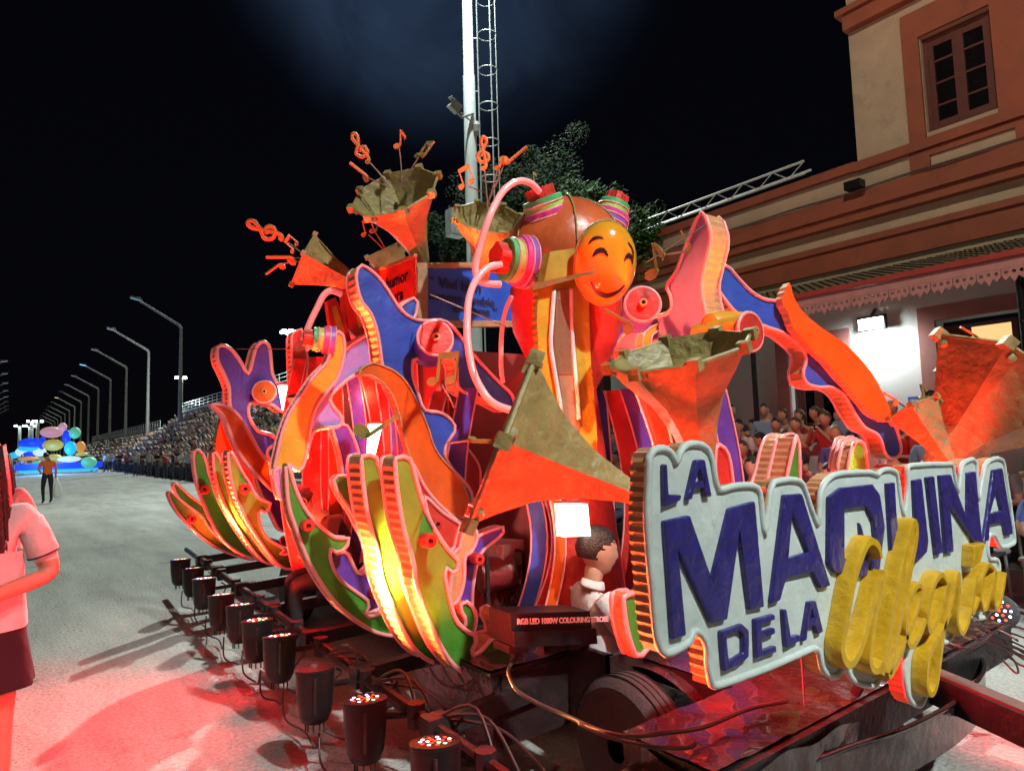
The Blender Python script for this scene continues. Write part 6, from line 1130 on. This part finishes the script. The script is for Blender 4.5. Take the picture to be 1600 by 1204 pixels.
LT = [('L', [(132, 168), (146, 165), (152, 288), (205, 290), (200, 312), (134, 338)], None), ('A', [(225, 312), (262, 150), (298, 148), (326, 298), (300, 300), (293, 262), (254, 268), (248, 308)], [(260, 240), (277, 185), (290, 236)]),
      ('M', [(135, 395), (238, 372), (328, 632), (398, 345), (500, 315), (537, 740), (478, 752), (438, 440), (388, 790), (325, 805), (188, 510), (220, 855), (168, 872)], None),
      ('A', [(565, 728), (620, 290), (690, 285), (805, 655), (765, 665), (735, 600), (625, 625), (600, 715)], [(635, 545), (652, 360), (716, 520)]),
      ('Q', [(797, 560), (800, 300), (850, 262), (975, 248), (1005, 290), (1025, 420), (1003, 590), (975, 612), (905, 625), (820, 600)], [(862, 545), (862, 345), (952, 335), (978, 390), (985, 470), (960, 520), (925, 400), (930, 470), (945, 540), (900, 552)]),
      ('U', [(1035, 245), (1065, 240), (1072, 370), (1085, 505), (1140, 485), (1152, 450), (1142, 232), (1172, 225), (1200, 480), (1195, 520), (1150, 565), (1085, 580), (1052, 540)], None),
      ('I', [(1195, 220), (1222, 215), (1257, 525), (1232, 535)], None), ('N', [(1248, 212), (1290, 208), (1360, 395), (1362, 202), (1392, 196), (1418, 482), (1385, 480), (1288, 330), (1303, 520), (1272, 528)], None),
      ('A', [(1425, 480), (1465, 190), (1500, 183), (1543, 448), (1515, 455), (1505, 400), (1447, 412), (1445, 475)], [(1450, 365), (1478, 270), (1498, 355)]),
      ('D', [(362, 838), (450, 808), (475, 830), (475, 940), (440, 970), (375, 1000)], [(385, 855), (435, 835), (453, 850), (452, 925), (395, 960)]), ('E', [(500, 790), (580, 768), (580, 790), (525, 808), (527, 840), (580, 822), (582, 845), (527, 868), (530, 915), (585, 895), (587, 920), (505, 948)], None),
      ('L', [(613, 752), (627, 748), (645, 862), (682, 850), (680, 875), (625, 905)], None), ('A', [(693, 878), (718, 720), (745, 715), (775, 838), (752, 850), (742, 815), (712, 825), (708, 872)], [(718, 795), (729, 745), (738, 785)])]
for ch, o1, h_ in LT: slab('letter', K_(o1), SGN, .0005, .014, INDIGO, sg, hole=K_(h_) if h_ else None, bevel=.005, label=f'indigo raised letter {ch}')
def ribbon(pts, w, t0, t1, nm, lab=None):
    P2 = cr([V(p) for p in pts], 6, False); P3 = [onp(*K_([(q.x, q.y)])[0], *SGN) for q in P2]; P3 = resample(P3, .012, False); n_ = SGN[1]; vs = []; fs = []; k = len(P3); S = onp(*K_([(pts[0][0]+100, pts[0][1])])[0], *SGN); 
    for i, p in enumerate(P3):
        d = (P3[min(i+1, k-1)]-P3[max(i-1, 0)]).normalized(); s = d.cross(n_); f = 1.0 if 2 < i < k-3 else .72; ww = w*f*.72; e = 1
        for a, b in ((-1, t0), (-1, t1-.014), (-.66, t1), (.66, t1), (1, t1-.014), (1, t0)): vs.append(p+s*ww*a*e+n_*(b+0))
    for i in range(k-1):
        for e in range(6): fs.append((6*i+e, 6*i+(e+1) % 6, 6*i+6+(e+1) % 6, 6*i+6+e))
    fs += [(5, 4, 3, 2, 1, 0), tuple(6*(k-1)+e for e in range(6))]; mb = MB(); mb.add(vs, fs); return mb.build(nm, MUST, sg, 'auto', label=lab)
ribbon([(962, 540), (950, 488), (915, 475), (880, 545), (848, 650), (820, 800), (803, 900), (822, 955), (850, 950), (885, 880), (925, 740), (960, 600)], .023, .001, 0.051, 'script_letter', 'mustard script letter A, main loop')
ribbon([(972, 590), (945, 720), (925, 850), (915, 950), (935, 985), (962, 960), (1000, 880)], .020, .001, 0.053, 'script_stroke')
ribbon([(960, 1000), (975, 920), (1010, 740), (1050, 560), (1085, 420), (1098, 400), (1100, 460), (1065, 640), (1030, 800), (1005, 930), (985, 1005), (1015, 960), (1050, 880)], .0225, .001, 0.056, 'script_letter', 'mustard script letter l')
ribbon([(1040, 905), (1080, 830), (1115, 740), (1132, 665), (1112, 650), (1082, 720), (1066, 820), (1082, 890), (1115, 860), (1150, 780)], .017, .001, 0.049, 'script_letter', 'mustard script letter e')
ribbon([(1232, 640), (1210, 605), (1178, 650), (1152, 760), (1160, 830), (1190, 790), (1222, 690), (1240, 640), (1228, 760), (1208, 900), (1188, 1040), (1165, 1080), (1148, 1040), (1158, 930), (1200, 850), (1245, 760)], .0175, .001, 0.051, 'script_letter', 'mustard script letter g')
ribbon([(1238, 770), (1262, 700), (1276, 620), (1290, 610), (1282, 720), (1280, 800), (1300, 840), (1322, 800), (1338, 740)], .016, .001, 0.046, 'script_letter', 'mustard script letter r')
ribbon([(1362, 605), (1348, 680), (1340, 760), (1352, 740), (1372, 700)], .016, .001, 0.046, 'script_letter', 'mustard script letter i')
slab('accent_block', K_([(1350, 490), (1395, 480), (1375, 560), (1345, 580)]), SGN, .001, .045, MUST, sg, bevel=.006)
ribbon([(1432, 585), (1408, 570), (1385, 620), (1376, 700), (1392, 745), (1415, 690), (1438, 590), (1432, 680), (1436, 740), (1456, 720), (1478, 600)], .0165, .001, 0.046, 'script_letter', 'mustard script letter a')
for x_ in (2.62, 3.0): mb = MB(); mb.bar((x_, 1.34, DZ), (x_, 1.175, .95), .03); mb.build('support_post', BLACKM, sg)
# ---- boys on the float
me, H = body_mesh({**SIT, 'face': (.42, 1, .02), 'ell': (-.25, .10, .74), 'wrl': (-.20, .34, .74), 'hal': (-.19, .43, .75), 'elr': (.23, .14, .74), 'wrr': (.16, .36, .78), 'har': (.14, .45, .80)}, 2, True, mats=[SKIN, HAIRD, SHIRTW, TROUS, SHOE], face=1.0, fat=1.12)
bw = atd(918, 940, 3.45); b1 = put(me, 'person', 'boy in white polo shirt sitting on the deck behind the sign and looking right', (bw.x, bw.y, -.14), R(-112), 1.0); Hb = bake(b1, H); skull_hair(Hb, HAIRD, b1, seed=3); face_bits(Hb, b1, .92)
Mb = Matrix.LocRotScale(b1.location, b1.rotation_euler, b1.scale); mb = MB(); q = Mb @ V((0, .03, .985)); d = (Mb.to_3x3() @ V((0, .25, 1))).normalized(); mb.lathe(q, d, [(-.012, .068), (.0, .066), (.026, .058), (.028, .054)], 20); mb.build('collar', SHIRTW, b1, True)
for s in 'lr':
    J_ = {'l': ((-.17, .02, .95), (-.25, .10, .74)), 'r': ((.17, .02, .95), (.23, .14, .74))}[s]; a, b = Mb @ V(J_[0]), Mb @ V(J_[1]); mb = MB(); mb.lathe(a.lerp(b, -.05), (b-a), [(0, .052), (.08, .058), (.17, .062), (.175, .057)], 18); mb.build('sleeve', SHIRTW, b1, True)
garment(b1, .78, .47, (.175, .135), (.190, .150), SHIRTW, 'shirt_hem', waves=.01, cy=.01)
me, H = body_mesh({**LEAN, 'face': (-.2, 1, -.6), 'neck': (0, .24, .95), 'head0': (0, .32, 1.0), 'head1': (0, .38, 1.07), 'head2': (0, .40, 1.13)}, 2, True, mats=[SKIN, HAIRD, BLKC, BLKC, SHOE], face=1)
bk = atd(550, 850, 4.9); b2 = put(me, 'person', 'boy in black t-shirt bending forward among the fins at centre left', (bk.x, bk.y, .17), R(78), 1.0); Hb = bake(b2, H); skull_hair(Hb, HAIRD, b2, seed=8); face_bits(Hb, b2, 1)
# ---- small red wheel bosses screwed on the fins
for i, (x, y, v, lb) in enumerate(((668, 843, 2.70, 'red boss screwed to the nearest green fin'), (480, 820, 3.52, 'small red boss on the golden part of the second fin'), (586, 925, 3.62, 'red boss on the purple cradle board'), (565, 815, 3.9, 'red boss on the olive fin beside the boy in black'), (566, 815, 3.6, ''), (445, 844, 5.9, 'red boss low on the purple lower board'), (320, 764, 6.05, 'red boss on the slender left fin'), (383, 763, 5.3, 'red boss on the yellow edged fin'), (680, 818, 3.25, 'dim red boss on the dark backing board'), (745, 872, 3.15, 'red boss on the violet swoop'), (732, 972, 3.1, 'red boss near the foot of the violet swoop'), (300, 810, 7.0, 'tiny red boss on the lowest left fin'))):
    if not lb: continue
    c = onY(x, y, v); t = thing('wheel_boss', c, lb, 'boss'); r_ = .032 if v < 4 else .04; mb = MB(); mb.lathe(c+V((0, .03, 0)), (-.1, -1, 0), [(0, r_), (.07, r_), (.075, r_*.85), (.075, r_*.42), (.06, r_*.40)], 18); mb.build('ring', RED, t, 'auto'); mb = MB(); mb.lathe(c+V((0, .03, 0)), (-.1, -1, 0), [(.055, r_*.38), (.062, r_*.3)], 12); mb.build('hole', EYED, t)
# ================================================================ blue float far down the street
FB = [glow('far_blue', (.01, .06, .9), .8), glow('far_cyan', (.02, .5, .9), .9), glow('far_white', (.6, .85, .9), .8), glow('far_yellow', (.7, .6, .12), .45), glow('far_pink', (.9, .45, .5), .45), glow('far_green', (.15, .7, .4), .5), glow('far_orange', (.8, .35, .08), .6)]
DF = 58; ff = thing('distant_float', V((atd(90, 735, DF).x, atd(90, 735, DF).y, 0)), 'glowing blue and yellow carnival float far down the street at left', 'float'); sc = DF/F
def fb_(nm, px, py, rx, rz, m, dd=0, ry=None): c = atd(px, py, DF+dd); mb = MB(); mb.ball(c, (rx*sc, (ry or rx)*sc, rz*sc), 14); mb.build(nm, m, ff, True)
q = atd(92, 733, DF); mb = MB(); mb.box((q.x, q.y, .65), (6.2, 3, .5)); mb.build('base', FB[0], ff); mb = MB(); mb.box((q.x, q.y, .28), (5.6, 2.6, .2)); mb.build('skirt', FB[1], ff)
for a in ((48, 692, 16, 8, 0), (44, 700, 13, 5, 1), (33, 706, 8, 7, 2), (62, 706, 9, 7, 2), (46, 709, 9, 4, 0), (22, 711, 7, 5, 1), (45, 716, 14, 3, 6), (58, 728, 8, 9, 5), (81, 675, 16, 9, 4), (98, 667, 6, 7, 4), (83, 695, 14, 9, 3), (66, 692, 6, 10, 0), (104, 683, 6, 12, 0), (110, 700, 8, 11, 1), (117, 676, 8, 9, 5), (126, 698, 7, 9, 6), (84, 716, 12, 7, 3), (108, 717, 16, 5, 2), (139, 722, 11, 9, 5), (128, 709, 9, 3, 3), (100, 730, 10, 6, 1)): fb_('glowing_shape', a[0], a[1], a[2], a[3], FB[a[4]], random.uniform(-1, 1))
lamp('POINT', 'float_glow', V((q.x-1, q.y-3.5, 1.2)), 900, (.1, .35, 1), .4, parent=ff)
